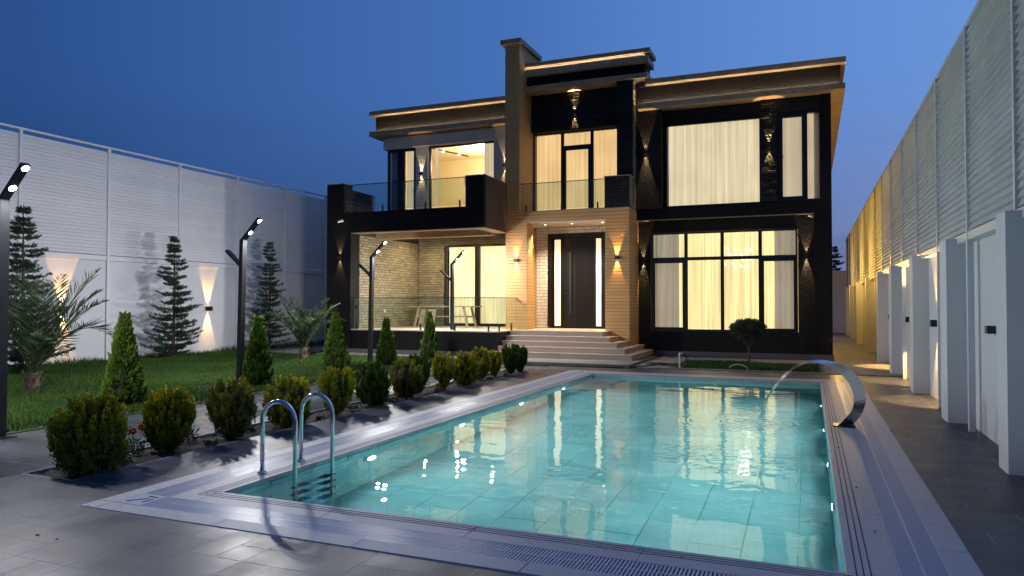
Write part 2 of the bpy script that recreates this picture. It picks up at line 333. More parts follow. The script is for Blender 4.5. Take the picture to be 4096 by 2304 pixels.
# deck body: a base under the tiles with the pool and the planting strip left open
deck = empty('pool_deck', (0, 0, 0), None, None, kind='structure')
base = MB()
PX0, PX1, PY0, PY1 = -4.61, .19, 4.78, 16.06
for b in ((-9.05, -6.86, -6, 18.1), (-6.86, -6.2, -6, 4.6), (-6.86, -6.2, 16.3, 18.1), (-6.2, -5.36, -6, 18.1), (-5.36, .93, -6, 4.04), (-5.36, .93, 16.82, 18.1), (.93, 2.1, -6, 18.1)):
    base.box(*b, -.5, -.0008)
base.build('deck_base', m_grout, deck)
def pattern(x0, x1, y0, y1, u=.23, sizes=((2,2),(2,1),(1,1),(1,2),(3,2),(2,1),(1,1)), seed=1, off=(0, 0)):
    rnd = random.Random(seed); nx = max(1, round((x1-x0)/u)); ny = max(1, round((y1-y0)/u)); ux = (x1-x0)/nx; uy = (y1-y0)/ny
    occ = [[0]*ny for _ in range(nx)]; out = []
    for j in range(ny):
        for i in range(nx):
            if occ[i][j]: continue
            sl = list(sizes); rnd.shuffle(sl)
            for a, b in sl+[(1, 1)]:
                if i+a <= nx and j+b <= ny and all(not occ[p][q] for p in range(i, i+a) for q in range(j, j+b)): break
            for p in range(i, i+a):
                for q in range(j, j+b): occ[p][q] = 1
            g = .0025; out.append((x0+i*ux+g, x0+(i+a)*ux-g, y0+j*uy+g, y0+(j+b)*uy-g))
    return out
T = []
for (x0, x1, y0, y1, m, sd) in ((-9.05, -6.87, 4.2, 18.1, m_wet, 3), (-9.05, -6.87, 1.2, 4.2, m_tile, 5), (-6.87, -5.37, 1.2, 4.59, m_tile, 6), (-6.19, -5.37, 4.59, 18.1, m_tile, 7),
                            (-6.87, -6.19, 16.32, 18.1, m_wet, 8), (-5.37, .94, 1.2, 4.03, m_tile, 9), (-5.37, .94, 16.83, 18.1, m_tile, 10)):
    T += [(a, b, c, d, -.010, 0, m, deck) for a, b, c, d in pattern(x0, x1, y0, y1, seed=sd)]
y = 1.2
k = 0
while y < 18.1:                       # right-hand strip: long tiles in running bond
    y2 = min(y+.3, 18.1); xs = [.94, 1.24 if k % 2 else 1.54, 2.1]
    xs = [.94, .94+(.2, .8, .5)[k % 3], .94+(.8, 1.16, 1.1)[k % 3]] if k % 3 != 1 else [.94, 1.74, 2.1]
    for a, b in zip(xs[:-1], xs[1:]): T.append((a+.0025, b-.0025, y+.0025, y2-.0025, -.011, 0, m_tile, deck))
    if xs[-1] < 2.1: T.append((xs[-1]+.0025, 2.1, y+.0025, y2-.0025, -.011, 0, m_tile, deck))
    y = y2; k += 1
pieces('tile', T, deck, 300, bevel=.0006, jit=.0)
for b in ((-9.05, 2.1, -6, 1.2),):
    MB().box(b[0], b[1], b[2], b[3], -.011, 0).build('paving', m_tile, deck)
# ------------------------------------------------------------------ pool
pool = empty('swimming_pool', (-2.2, 10.4, 0), None, None, kind='structure')
WZ = -.055; DEP = -1.45
sh = MB()
sh.box(PX0-.03, PX1+.03, PY0-.03, PY1+.03, DEP-.1, DEP-.03)
sh.box(PX0-.25, PX0-.03, PY0-.25, PY1+.25, DEP, -.09); sh.box(PX1+.03, PX1+.25, PY0-.25, PY1+.25, DEP, -.09)
sh.box(PX0-.03, PX1+.03, PY0-.25, PY0-.03, DEP, -.09); sh.box(PX0-.03, PX1+.03, PY1+.03, PY1+.25, DEP, -.09)
sh.build('pool_shell', m_pgrout, pool)
T = []
def bond(a0, a1, b0, b1, L_, H_, fn, g=.004, sh_=.5):
    j = 0; b = b0
    while b < b1-.02:
        bb = min(b+H_, b1); a = a0 - (L_*sh_ if j % 2 else 0)
        while a < a1-.01:
            p, q = max(a, a0), min(a+L_, a1)
            if q-p > .03: fn(p+g/2, q-g/2, b+g/2, bb-g/2)
            a += L_
        b = bb; j += 1
bond(PY0, PY1, PX0, PX1, .9, .45, lambda p, q, r, s: T.append((r, s, p, q, DEP-.03, DEP, m_ptile, pool)), g=.007)
for X, sx in ((PX0, -1), (PX1, 1)):
    bond(PY0, PY1, DEP, -.035, .6, .32, lambda p, q, r, s: T.append((min(X, X+sx*.03), max(X, X+sx*.03), p, q, r, s, m_ptile, pool)), g=.008)
for Y, sy in ((PY0, -1), (PY1, 1)):
    bond(PX0, PX1, DEP, -.035, .6, .32, lambda p, q, r, s: T.append((p, q, min(Y, Y+sy*.03), max(Y, Y+sy*.03), r, s, m_ptile, pool)), g=.008)
pieces('pool_tile', T, pool, 300, bevel=.002, jit=.003, rot=.004)
# coping: inner slabs, gutter, outer slabs
c1, c2_, c3 = .29, .57, .745
T = []; J = []
def ring(o0, o1, step, z0, z1, m, name, lst, seed):
    rnd = random.Random(seed)
    x0, x1, y0, y1 = PX0, PX1, PY0, PY1
    def cut(a, b):
        n = max(1, round((b-a)/step)); return [a+(b-a)*i/n for i in range(n+1)]
    g = .002
    xs = cut(x0-o0, x1+o0)
    for a, b in zip(xs[:-1], xs[1:]):
        lst.append((a+g, b-g, y0-o1, y0-o0, z0, z1, m, pool)); lst.append((a+g, b-g, y1+o0, y1+o1, z0, z1, m, pool))
    ys = cut(y0-o0, y1+o0)
    for a, b in zip(ys[:-1], ys[1:]):
        lst.append((x0-o1, x0-o0, a+g, b-g, z0, z1, m, pool)); lst.append((x1+o0, x1+o1, a+g, b-g, z0, z1, m, pool))
    for cx0, cx1 in ((x0-o1, x0-o0-g), (x1+o0+g, x1+o1)):
        for cy0, cy1 in ((y0-o1, y0-o0-g), (y1+o0+g, y1+o1)): lst.append((cx0, cx1, cy0, cy1, z0, z1, m, pool))
ring(0.0, c1, 1.2, -.035, .006, m_cop, 'c', T, 1)
ring(c2_, c3, 1.2, -.02, .006, m_cop, 'c', T, 2)
pieces('coping_slab', T, pool, 300, bevel=.003)
MB_ = MB()
for i, o in enumerate((.055, .095, .135)):         # three grooves cut along the pool edge, built as dark inlays a hair above the slab
    x0, x1, y0, y1 = PX0-o, PX1+o, PY0-o, PY1+o; h = .0035
    MB_.box(x0-h, x0+h, y0+h, y1-h, .0061, .0078).box(x1-h, x1+h, y0+h, y1-h, .0061, .0078).box(x0-h, x1+h, y0-h, y0+h, .0061, .0078).box(x0-h, x1+h, y1-h, y1+h, .0061, .0078)
MB_.build('safety_groove', m_groove, pool)
ch = MB()
a, b = c1+.001, c2_-.001
x0, x1, y0, y1 = PX0, PX1, PY0, PY1
ch.box(x0-b, x1+b, y0-b, y0-a, -.12, -.035).box(x0-b, x1+b, y1+a, y1+b, -.12, -.035).box(x0-b, x0-a, y0-a, y1+a, -.12, -.035).box(x1+a, x1+b, y0-a, y1+a, -.12, -.035)
ch.build('gutter', m_grate_dark, pool)
gr = MB(); G_ = []
pit = .0245
mid = (a+b)/2
n = int((x1-x0+2*a)/pit)
for i in range(n):
    x = x0-a+i*pit+.004
    G_.append((x, x+.0135, y0-b+.004, y0-a-.004, -.02, .004, m_grate, pool))
    gr.box(x, x+.0135, y1+a+.004, y1+b-.004, -.02, .004)
n = int((y1-y0+2*a)/pit)
for i in range(n):
    y = y0-a+i*pit+.004
    gr.box(x0-b+.004, x0-a-.004, y, y+.0135, -.02, .004); gr.box(x1+a+.004, x1+b-.004, y, y+.0135, -.02, .004)
pieces('grating_slat', G_, pool, 300, bevel=.001)
gr.build('grating_slats', m_grate, pool, kind='stuff')
rib = MB(); hw = .006
for o, h_ in ((mid, hw), (a+.004, .004), (b-.004, .004)):
    rib.box(x0-a, x1+a, y0-o-h_, y0-o+h_, -.018, .0055).box(x0-a, x1+a, y1+o-h_, y1+o+h_, -.018, .0055).box(x0-o-h_, x0-o+h_, y0-a, y1+a, -.018, .0055).box(x1+o-h_, x1+o+h_, y0-a, y1+a, -.018, .0055)
rib.build('grating_rib', m_grate, pool)
for cx in (x0-b, x1+a):
    for cy in (y0-b, y1+a):
        cp = MB().box(cx+.003, cx+b-a-.003, cy+.003, cy+b-a-.003, -.02, .007).build('corner_plate', m_grate, pool)
        cp2 = MB(); s = b-a
        q = lambda u, v: (cx+u*s, cy+v*s, .0085)
        cp2.bar(q(.22, .18), q(.62, .62), .016, .003, side=(0, 0, 1)).bar(q(.42, .82), q(.80, .78), .016, .003, side=(0, 0, 1)).bar(q(.78, .25), q(.80, .62), .016, .003, side=(0, 0, 1))
        cp2.build('plate_mark', m_groove, cp)
# underwater lights
for X, s_, ys in ((PX0, 1, (7.0, 9.3, 11.6, 13.9)), (PX1, -1, (6.9, 8.6, 10.8, 13.3))):
    for yy in ys:
        z = -.42
        rg = MB().tube([(X+s_*.001, yy, z), (X+s_*.022, yy, z)], .085, 24).build('underwater_light', m_white_p, pool, smooth=False)
        MB().disc((X+s_*.0235, yy, z), (s_, 0, 0),   .080).build('lens', e_pool, rg)
        light('pool_bulb', 'AREA', (X+s_*.03, yy, z), pool, 50, (.75, .95, 1), rot=(s_, 0, -.12), shape='DISK', size=.12, spread=R(160))
# water surface: real ripples
FX, FY = -.72, 10.72
nx, ny = 260, 600
gx = np.linspace(PX0, PX1, nx); gy = np.linspace(PY0, PY1, ny); XX, YY = np.meshgrid(gx, gy, indexing='ij')
Z = np.zeros_like(XX); dist = np.hypot(XX-FX, YY-FY)
near = np.exp(-dist/1.6)
for lam, slope, cnt, loc in ((1.3, .0030, 5, 0), (.55, .0042, 7, 0), (.25, .0040, 8, 0), (.13, .014, 10, 1), (.09, .016, 8, 1)):
    for i in range(cnt):
        th = RNG.uniform(0, 2*np.pi) if loc else RNG.normal(math.pi/2, .75); la = lam*RNG.uniform(.75, 1.3); kk = 2*np.pi/la
        amp = slope/kk/math.sqrt(cnt)*1.6
        w_ = near*1.0+.02 if loc else .45+1.1*np.exp(-dist/4)
        Z += amp*w_*np.sin(kk*(XX*math.cos(th)+YY*math.sin(th))+RNG.uniform(0, 6.28))
Z += .0016*np.exp(-dist/.9)*np.sin(dist*2*np.pi/.115)
V = np.stack([XX.ravel(), YY.ravel(), (WZ+Z).ravel()], 1)
ii = np.arange(nx*ny).reshape(nx, ny); F = np.stack([ii[:-1, :-1].ravel(), ii[1:, :-1].ravel(), ii[1:, 1:].ravel(), ii[:-1, 1:].ravel()], 1)
m_water = M('pool_water', (.86, .98, .98), 0, trans=1, ior=1.33)
npmesh('water', V, F, m_water, smooth=True, kind='structure')
m_wv = bpy.data.materials.new('water_depth'); m_wv.use_nodes = True; n_ = m_wv.node_tree.nodes; n_.remove(n_['Principled BSDF'])
pv = n_.new('ShaderNodeVolumePrincipled'); pv.inputs['Color'].default_value = (.55, .95, .95, 1); pv.inputs['Density'].default_value = .16; pv.inputs['Anisotropy'].default_value = .2
m_wv.node_tree.links.new(pv.outputs[0], n_['Material Output'].inputs['Volume'])
MB().box(PX0+.001, PX1-.001, PY0+.001, PY1-.001, DEP+.006, WZ-.03).build('water_body', m_wv, kind='stuff')
# ------------------------------------------------------------------ pool ladder
lad = empty('pool_ladder', (-4.6, 5.72, 0), 'polished steel pool ladder with two hooped handrails at the near left pool edge', 'pool ladder')
for yy in (5.44, 6.0):
    p = [(-4.77, yy, .005), (-4.77, yy, .5)] + [(-4.58-.19*math.cos(t), yy, .5+.19*math.sin(t)) for t in np.linspace(.15, math.pi-.15, 14)] + [(-4.39, yy, .5), (-4.39, yy, -1.05)]
    MB().tube(p, .0215, 14).build('handrail', m_chrome, lad, smooth=True)
    MB().tube([(-4.77, yy, .006), (-4.77, yy, .022), (-4.77, yy, .03)], [.045, .043, .024], 20).build('flange', m_chrome, lad, smooth=False)
for z in (-.18, -.42, -.66, -.90):
    rg = MB().box(-4.43, -4.35, 5.46, 5.98, z-.012, z+.004).build('rung', m_chrome, lad)
    for ya, yb in ((5.48, 5.62), (5.82, 5.96)): MB().box(-4.44, -4.34, ya, yb, z+.004, z+.010).build('grip', m_hose, rg)
    for yy in (5.44, 6.0): MB().tube([(-4.39, yy-.03, z-.004), (-4.39, yy+.03, z-.004)], .03, 10).build('clamp', m_hose, rg)
# ------------------------------------------------------------------ fountain
fo = empty('pool_fountain', (.4, 10.5, 0), 'curved stainless steel cascade fountain arching over the right pool edge', 'pool fountain')
out_ = [(.50, 0), (.60, .12), (.665, .30), (.66, .48), (.58, .64), (.46, .76), (.30, .83), (.10, .86), (-.10, .82), (-.28, .70)]
inn_ = [(.31, 0), (.40, .10), (.50, .24), (.52, .40), (.475, .55), (.38, .68), (.25, .775), (.08, .828), (-.09, .80), (-.27, .69)]
def smoothpath(p, n):
    p = np.array(p); t = np.arange(len(p)); T_ = np.linspace(0, len(p)-1, n); r = []
    for q in T_:
        i = min(int(q), len(p)-2); f = q-i; p0 = p[max(i-1, 0)]; p1 = p[i]; p2 = p[i+1]; p3 = p[min(i+2, len(p)-1)]
        r.append(.5*((2*p1)+(-p0+p2)*f+(2*p0-5*p1+4*p2-p3)*f*f+(-p0+3*p1-3*p2+p3)*f**3))
    return np.array(r)
o_ = smoothpath(out_, 40); i_ = smoothpath(inn_, 40); mb = MB()
for k in range(39):
    q = lambda pt, yy, th=0: (pt[0], yy, pt[1])
    A, B, C, D = o_[k], o_[k+1], i_[k], i_[k+1]
    tp = max(0, (k-12)/27); ya, yb = 10.60-.07*tp, 10.40+.07*tp
    mb.quad((A[0], ya, A[1]), (B[0], ya, B[1]), (D[0], yb, D[1]), (C[0], yb, C[1]))
    e1 = (.006, .02, .0)
    mb.quad((A[0]+.004, ya+.022, A[1]), (C[0]+.004, yb+.022, C[1]), (D[0]+.004, yb+.022, D[1]), (B[0]+.004, ya+.022, B[1]))
    mb.quad((A[0], ya, A[1]), (A[0]+.004, ya+.022, A[1]), (B[0]+.004, ya+.022, B[1]), (B[0], ya, B[1]))
    mb.quad((C[0], yb, C[1]), (D[0], yb, D[1]), (D[0]+.004, yb+.022, D[1]), (C[0]+.004, yb+.022, C[1]))
me_o = mb.build('curved_blade', M('brushed_steel', (.50, .50, .52), .22, metal=1), fo, smooth=False)
MB().box(.27, .54, 10.36, 10.66, .0065, .02).build('base_plate', m_frame, fo)
mb = MB(); m_jet = M('water_sheet', (.95, .98, 1), .06, trans=1, ior=1.2)
P_ = [(-.26, .70), (-.38, .57), (-.49, .42), (-.58, .26), (-.66, .08), (-.71, -.05)]
P_ = smoothpath(P_, 20)
for side in (0, 1):
    for k in range(19):
        A, B = P_[k], P_[k+1]; wk = .016-.010*k/19; wk2 = .016-.010*(k+1)/19; j = .006*math.sin(k*1.9); dy = .05-.025*k/19; dy2 = .05-.025*(k+1)/19
        off = .010 if side else 0
        f_ = [(A[0]+wk+off, 10.5-dy, A[1]+j), (B[0]+wk2+off, 10.52-dy2, B[1]-j), (B[0]-wk2+off, 10.62+dy2, B[1]-j), (A[0]-wk+off, 10.60+dy, A[1]+j)]
        mb.quad(*(f_ if side else f_[::-1]))
mb.build('water_jet', m_jet, fo, smooth=True)
# splash drops where the jet meets the pool
mb = MB()
for i in range(70):
    rr = abs(random.gauss(0, .16)); aa = random.uniform(0, 6.28); mb.sphere((FX+rr*math.cos(aa)*1.2, FY+rr*math.sin(aa), WZ+random.uniform(.0, .05)*(1-min(rr, .3)*2)), random.uniform(.002, .006), 6, 4)
mb.build('splash', m_jet, fo, smooth=True, kind='stuff')
# ------------------------------------------------------------------ paving round the house
GZ = .02
pav = empty('paving', (-1, 20, 0), None, None, kind='structure')
MB().box(-4.19, 2.1, 18.105, 44.5, -.5, GZ-.012).box(-14.49, -4.191, 18.105, 21.4, -.5, .0).build('paving_base', m_psand, pav)
T = []
def pavers(x0, x1, y0, y1, z, L_, W_, lst, holes=()):
    def add(p, q, r, s):
        for h in holes:
            if p < h[1] and q > h[0] and r < h[3] and s > h[2]: return
        lst.append((p, q, r, s, z-.03, z, m_paver, pav))
    bond(x0, x1, y0, y1, L_, W_, add, g=.009)
BED = (-3.19, .2, 18.36, 20.55)
pavers(-4.18, .60, 18.11, 22.14, GZ, .2, .1, T, holes=(BED,))
pavers(.60, 2.1, 18.11, 44.4, GZ, .2, .1, T)
MB().box(-9.0, -4.19, 17.85, 21.6, -.3, .066).build('entrance_platform', m_plinth, pav)
T2 = []
pavers(-8.98, -4.21, 17.95, 19.5, .08, .2, .1, T2)
pavers(-14.4, -8.6, 18.75, 19.46, .05, .2, .1, T2)
pieces('paver', T+T2, pav, 300, bevel=.004, jit=.0015)
for i in range(24):
    x = -8.98+i*.2; MB().box(x+.004, x+.194, 17.84, 17.945, .0, .083).build('kerb_stone', m_plinth, pav)
MB().box(-14.5, -9.0, 18.6, 19.5, -.2, .02).build('paving_base', m_psand, pav)
# ------------------------------------------------------------------ HOUSE
house = empty('house', (-7, 22, 0), 'two storey black and tan villa with lit curtained windows and glass balconies', 'house')
BR = []       # all bricks of the house
def brickwall(axis, plane, a0, a1, z0, z1, L_, H_, th, m, par, holes=(), face=-1, joint=.012, seed=0):
    """axis 'y': wall in plane y=plane, bricks run along x and stand proud towards face"""
    rnd = random.Random(seed+int(a0*100)); nrow = max(1, round((z1-z0)/H_)); h = (z1-z0)/nrow
    for r in range(nrow):
        za, zb = z0+r*h, z0+(r+1)*h; zm = (za+zb)/2
        seg = [(a0, a1)]
        for hx0, hx1, hz0, hz1 in holes:
            if hz0 < zm < hz1:
                ns = []
                for s0, s1 in seg:
                    if hx1 <= s0 or hx0 >= s1: ns.append((s0, s1)); continue
                    if hx0 > s0: ns.append((s0, hx0))
                    if hx1 < s1: ns.append((hx1, s1))
                seg = ns
        for s0, s1 in seg:
            x = s0 - (L_*.5 if r % 2 else 0) - rnd.uniform(0, .05)
            while x < s1-.02:
                ln = L_*rnd.uniform(.85, 1.15); p, q = max(x, s0), min(x+ln, s1)
                if q-p > .04:
                    t = th*rnd.uniform(.55, 1.15); j = joint/2
                    lo, hi_ = sorted((plane, plane+face*t)); e = rnd.uniform(-.002, .002)
                    if axis == 'y': BR.append((p+j, q-j, lo, hi_, za+j+e, zb-j+e, m, par))
                    else: BR.append((lo, hi_, p+j, q-j, za+j+e, zb-j+e, m, par))
                x += ln
Y1 = 21.2; YR = 22.15; YW = 22.45
# --- solid body (walls between openings)
def W(m, *b, name='wall', **k): return MB().box(*b).build(name, m, house, **k)
# right block, lower recessed wall round the big window
W(m_stucco_b, -4.93, -4.56, YW, YW+.3, GZ, 4.19); W(m_stucco_b, -.30, .13, YW, YW+.3, GZ, 4.19)
W(m_stucco_b, -4.56, -.30, YW, YW+.3, GZ, .79); W(m_stucco_b, -4.56, -.30, YW, YW+.3, 3.81, 4.19)
W(m_smooth_b, .13, .59, YR, YW+.3, GZ, 4.19, name='corner_pier')
W(m_smooth_b, .29, .59, YW+.3, 34.5, GZ, 7.55, name='side_wall')
W(m_smooth_b, -4.93, .59, YR, YW+.3, 4.19, 4.52, name='floor_band')
W(m_brown, -4.93, .13, YR+.005, YR+.09, 4.165, 4.19, name='drip_edge')
# right block, upper wall
W(m_stucco_b, -4.93, -4.14, YR-.07, YW+.3, 4.52, 7.55); W(m_smooth_b, -4.14, -1.28, YW-.1, YW+.3, 7.10, 7.55)
W(m_smooth_b, -4.14, -4.06, YW-.1, YW+.3, 4.52, 7.10); W(m_smooth_b, .33, .59, YR, YW+.3, 4.52, 7.55, name='corner_pier')
W(m_smooth_b, -4.14, .33, YR+.02, YW+.3, 4.521, 4.56, name='sill')
W(m_smooth_b, -1.28, -.83, YR+.05, YW+.3, 4.561, 7.55); W(m_smooth_b, -.83, .33, YR+.05, YW+.3, 7.12, 7.55)
brickwall('y', YR+.05, -1.28, -.83, 4.58, 7.5, .24, .10, .05, m_brick_b, house, seed=1)
brickwall('y', YR+.05, -.83, .32, 7.14, 7.5, .24, .10, .03, m_brick_b, house, seed=2)
brickwall('y', YW-.1, -4.10, -1.29, 7.12, 7.5, .24, .10, .03, m_brick_b, house, seed=3)
# roofs
def roof(x0, x1, yb, name='roof'):
    r = W(m_smooth_b, x0+.12 if x0 < -9 else x0, x1-.13 if x1 > 0 else x1, 22.05, yb, 7.71, 8.29, name=name)
    return r
fR = MB().box(-4.90, .83, 22.05, 34.9, 7.711, 8.289).build('fascia', m_fascia, house)
lR = MB().box(-4.84, .95, 21.8, 34.9, 7.55, 7.71).build('eaves', m_brown, house)
tR = MB().box(-4.60, .97, 21.8, 34.9, 8.29, 8.44).build('roof_edge', m_brown, house)
fL = MB().box(-14.34, -8.96, 22.05, 34.9, 7.711, 8.289).build('fascia', m_fascia, house)
lL = MB().box(-14.46, -8.96, 21.8, 34.9, 7.55, 7.71).build('eaves', m_brown, house)
tL = MB().box(-14.46, -8.96, 21.8, 34.9, 8.29, 8.44).build('roof_edge', m_brown, house)
for x0, x1 in ((-4.8, .80), (-14.30, -9.0)):       # LED strips: one on the ledge under the fascia, one under the roof edge
    MB().box(x0, x1, 21.995, 22.005, 7.711, 7.721).build('led_strip', e_strip, house)
    MB().box(x0, x1, 21.955, 21.962, 7.711, 7.73).build('strip_cover', m_brown, house)
# back of the house (fills behind)
W(m_smooth_b, -14.2, -13.9, 22.15, 34.5, .0, 3.8, name='side_wall'); W(m_smooth_b, -14.05, .28, 34.2, 34.5, 0, 7.55, name='back_wall')
W(m_smooth_b, -14.04, -13.9, 24.6, 34.2, 4.52, 7.55, name='side_wall')
# --- windows -------------------------------------------------
def window(x0, x1, z0, z1, y, mull=(), trans=(), fr=.05, dep=.07, panes=None, parent=house, name='window', inner=None):
    """frame with mullions, a pane per light; returns the window frame"""
    mb = MB(); mb.box(x0, x1, y, y+dep, z0, z0+fr).box(x0, x1, y, y+dep, z1-fr, z1).box(x0, x0+fr, y, y+dep, z0+fr, z1-fr).box(x1-fr, x1, y, y+dep, z0+fr, z1-fr)
    wdw = mb.build(name, m_frame, parent)
    for a, b in mull: MB().box(a, b, y+.002, y+dep-.002, z0+fr, z1-fr).build('mullion', m_frame, wdw)
    xs = [x0+fr] + [q for a, b in mull for q in (a, b)] + [x1-fr]
    for k in range(0, len(xs), 2):
        zs = [z0+fr]+[q for (c, d, cols) in trans if k//2 in cols for q in (c, d)]+[z1-fr]
        for (c, d, cols) in trans:
            if k//2 in cols: MB().box(xs[k], xs[k+1], y+.004, y+dep-.004, c, d).build('transom', m_frame, wdw)
        for j in range(0, len(zs), 2):
            if inner and (k//2, j//2) in inner:
                s = inner[(k//2, j//2)]
                mb = MB(); a, b, c, d = xs[k], xs[k+1], zs[j], zs[j+1]
                mb.box(a, b, y-.012, y+dep-.01, c, c+s).box(a, b, y-.012, y+dep-.01, d-s, d).box(a, a+s, y-.012, y+dep-.01, c+s, d-s).box(b-s, b, y-.012, y+dep-.01, c+s, d-s)
                mb.build('sash', m_frame, wdw)
            MB().box(xs[k], xs[k+1], y+dep/2-.004, y+dep/2+.004, zs[j], zs[j+1]).build('pane', m_pane, wdw)
    return wdw
def curtain(x0, x1, z0, z1, y, m, parent, wave=.12, amp=.028, name='curtain', seed=0):
    rnd = random.Random(seed+int(x0*10)); n = max(8, int((x1-x0)/.022)); xs = np.linspace(x0, x1, n+1); ph = 0; V = []
    for i, x in enumerate(xs):
        ph += 2*math.pi*(x1-x0)/n/wave*rnd.uniform(.6, 1.4); yy = y+amp*math.sin(ph)
        V.append((x, yy, z0)); V.append((x, yy+rnd.uniform(-.004, .004), z1))
    F = [(2*i, 2*i+2, 2*i+3, 2*i+1) for i in range(n)]
    return npmesh(name, V, F, m, parent, smooth=True)
# ground floor, right
w1 = window(-4.54, -.32, .79, 3.80, YW+.03, mull=((-3.54, -3.44), (-2.47, -2.37), (-1.39, -1.29)), trans=((2.92, 3.04, (0, 3)), (2.94, 3.04, (1, 2))), inner={(0, 0): .055, (3, 0): .055})
curtain(-3.98, -.95, .80, 3.80, YW+.32, mc_sheer, house, wave=.10, amp=.03, name='curtain')
curtain(-4.52, -3.72, .80, 3.80, YW+.22, mc_drape, house, wave=.16, amp=.03); curtain(-.95, -.33, .80, 3.80, YW+.22, mc_grey, house, wave=.16, amp=.03)
rm = MB().quad((-5, 26, .8), (.3, 26, .8), (.3, 26, 3.9), (-5, 26, 3.9)).quad((-5, YW+.3, .79), (.28, YW+.3, .79), (.28, 26, .79), (-5, 26, .79)).quad((-5, YW+.3, 3.95), (.28, YW+.3, 3.95), (.28, 26, 3.95), (-5, 26, 3.95)).build('room', m_wallroom, house)
MB().box(-4.90, .12, YW-.03, YW+.0, GZ, .17).box(.10, .62, YR-.03, YR, GZ, .19).box(.59, .62, YR, 34.5, GZ, .17).build('plinth', m_plinth, house)
MB().box(-4.56, -.30, YW-.03, YW+.03, .765, .79).build('sill', m_frame, house)
# first floor, right
window(-4.06, -1.29, 4.56, 7.10, YW-.14, fr=.045); curtain(-4.0, -1.33, 4.57, 7.08, YW-.0, mc_big, house, wave=.10, amp=.022)
wd = window(-.83, .33, 4.56, 7.12, YW-.22, mull=((-.09, -.03),), inner={(0, 0): .09}, fr=.05)
curtain(-.78, -.08, 4.6, 7.08, YW-.05, mc_side, house, wave=.2, amp=.02); curtain(-.03, .14, 4.6, 7.08, YW-.05, mc_side, house, wave=.1, amp=.02, seed=4)
MB().box(.0, .40, YW+.05, YW+.07, 4.6, 7.1).build('room_wall', m_wallroom, house)
MB().box(-.745, -.66, YW-.26, YW-.235, 5.80, 5.815).box(-.745, -.66, YW-.26, YW-.235, 5.85, 5.865).build('handle', m_frame, house)
# --- left block upper
W(m_stucco_w, -12.76, -12.27, YR, YR+.3, 4.52, 7.10); W(m_stucco_w, -9.75, -8.97, YR, YR+.3, 4.52, 7.54)
W(m_stucco_w, -13.98, -9.75, YR+.02, YR+.3, 7.101, 7.54)
W(m_cream, -14.05, -9.76, YR-.06, YR+.0, 7.11, 7.50, name='lintel')
W(m_smooth_b, -14.05, -13.95, YR-.0, 24.6, 7.1, 7.54, name='lintel')
wl = window(-13.95, -12.77, 4.52, 7.10, YR+.07, mull=((-13.48, -13.28),), fr=.06, inner={(1, 0): .04, (0, 0): .05})
curtain(-13.27, -12.80, 4.53, 7.06, YR+.26, mc_side, house, wave=.14, amp=.02)
MB().box(-13.93, -13.45, YR+.3, YR+.32, 4.53, 7.1).build('pane_sheet', M('grey_pane_sheet', (.30, .31, .34), .8), house)  # plain grey sheet behind the side pane, makes its glass look grey
MB().box(-13.66, -13.63, YR+.05, YR+.07, 5.9, 6.02).build('handle', m_frame, house); MB().box(-12.92, -12.80, YR+.04, YR+.07, 5.55, 5.57).build('handle', m_frame, house)
# side windows round the corner
window(-12.27, -9.75, 4.52, 7.10, YR+.10, fr=.06)
# room seen through it
RX0, RX1, RY0, RY1 = -14.0, -8.99, YR+.34, 25.6
rb = MB(); rb.quad((RX0, RY1, 4.5), (RX1, RY1, 4.5), (RX1, RY1, 7.3), (RX0, RY1, 7.3)).quad((-13.9, RY0, 4.5), (-13.9, RY1, 4.5), (-13.9, RY1, 7.3), (-13.9, RY0, 7.3)).quad((RX1, RY0, 4.5), (RX1, RY1, 4.5), (RX1, RY1, 7.3), (RX1, RY0, 7.3))
rb.build('room_wall', m_wallroom, house)
MB().quad((RX0, RY0, 7.30), (RX1, RY0, 7.30), (RX1, RY1, 7.30), (RX0, RY1, 7.30)).build('room_ceiling', M('room_ceiling', (.8, .72, .55), .8), house)
MB().quad((RX0, YR+.3, 4.53), (RX1, YR+.3, 4.53), (RX1, RY1, 4.53), (RX0, RY1, 4.53)).build('room_floor', m_floor, house)
curtain(-10.30, -9.80, 4.55, 7.25, YR+.40, mc_side, house, wave=.11, amp=.03, seed=3); curtain(-12.22, -12.08, 4.55, 7.25, YR+.40, mc_side, house, wave=.11, amp=.02)
light('room_bulb', 'POINT', (-11.0, 23.9, 6.75), house, 230, (1, .80, .45), shadow_soft_size=.25)
# ceiling light: two interlocked rings
cl = empty('ceiling_light', (-10.55, 23.6, 7.28), 'white looped led ceiling light glowing inside the upper left room', 'ceiling light')
for (dx, rr) in ((-.18, .16), (.12, .20), (.0, .11)):
    MB().tube([(-10.55+dx+rr*math.cos(t), 23.6+rr*math.sin(t), 7.22) for t in np.linspace(0, 2*math.pi, 22)], .022, 8, cap=False).build('ring', e_lamp, cl)
MB().cyl((-10.55, 23.6), .05, 7.23, 7.3).build('rose', m_white_p, cl)
tr_ = empty('track_light', (-12.3, 23.8, 7.25), 'black ceiling track with two small spots in the upper left room', 'track light')
MB().bar((-12.75, 23.1, 7.27), (-12.1, 25.0, 7.27), .05, .03).build('track', m_frame, tr_)
for t in (.35, .75): MB().cyl((-12.75+.65*t, 23.1+1.9*t), .05, 7.235, 7.26).build('spot', e_lamp, tr_)
ac = empty('air_conditioner', (-12.0, 25.5, 6.4), 'white wall mounted air conditioner on the back wall of the upper left room', 'air conditioner')
MB().box(-12.35, -11.45, 25.36, 25.58, 6.35, 6.66).build('casing', m_white_p, ac); MB().box(-12.30, -11.50, 25.355, 25.36, 6.36, 6.40).build('vent', m_groove, ac)
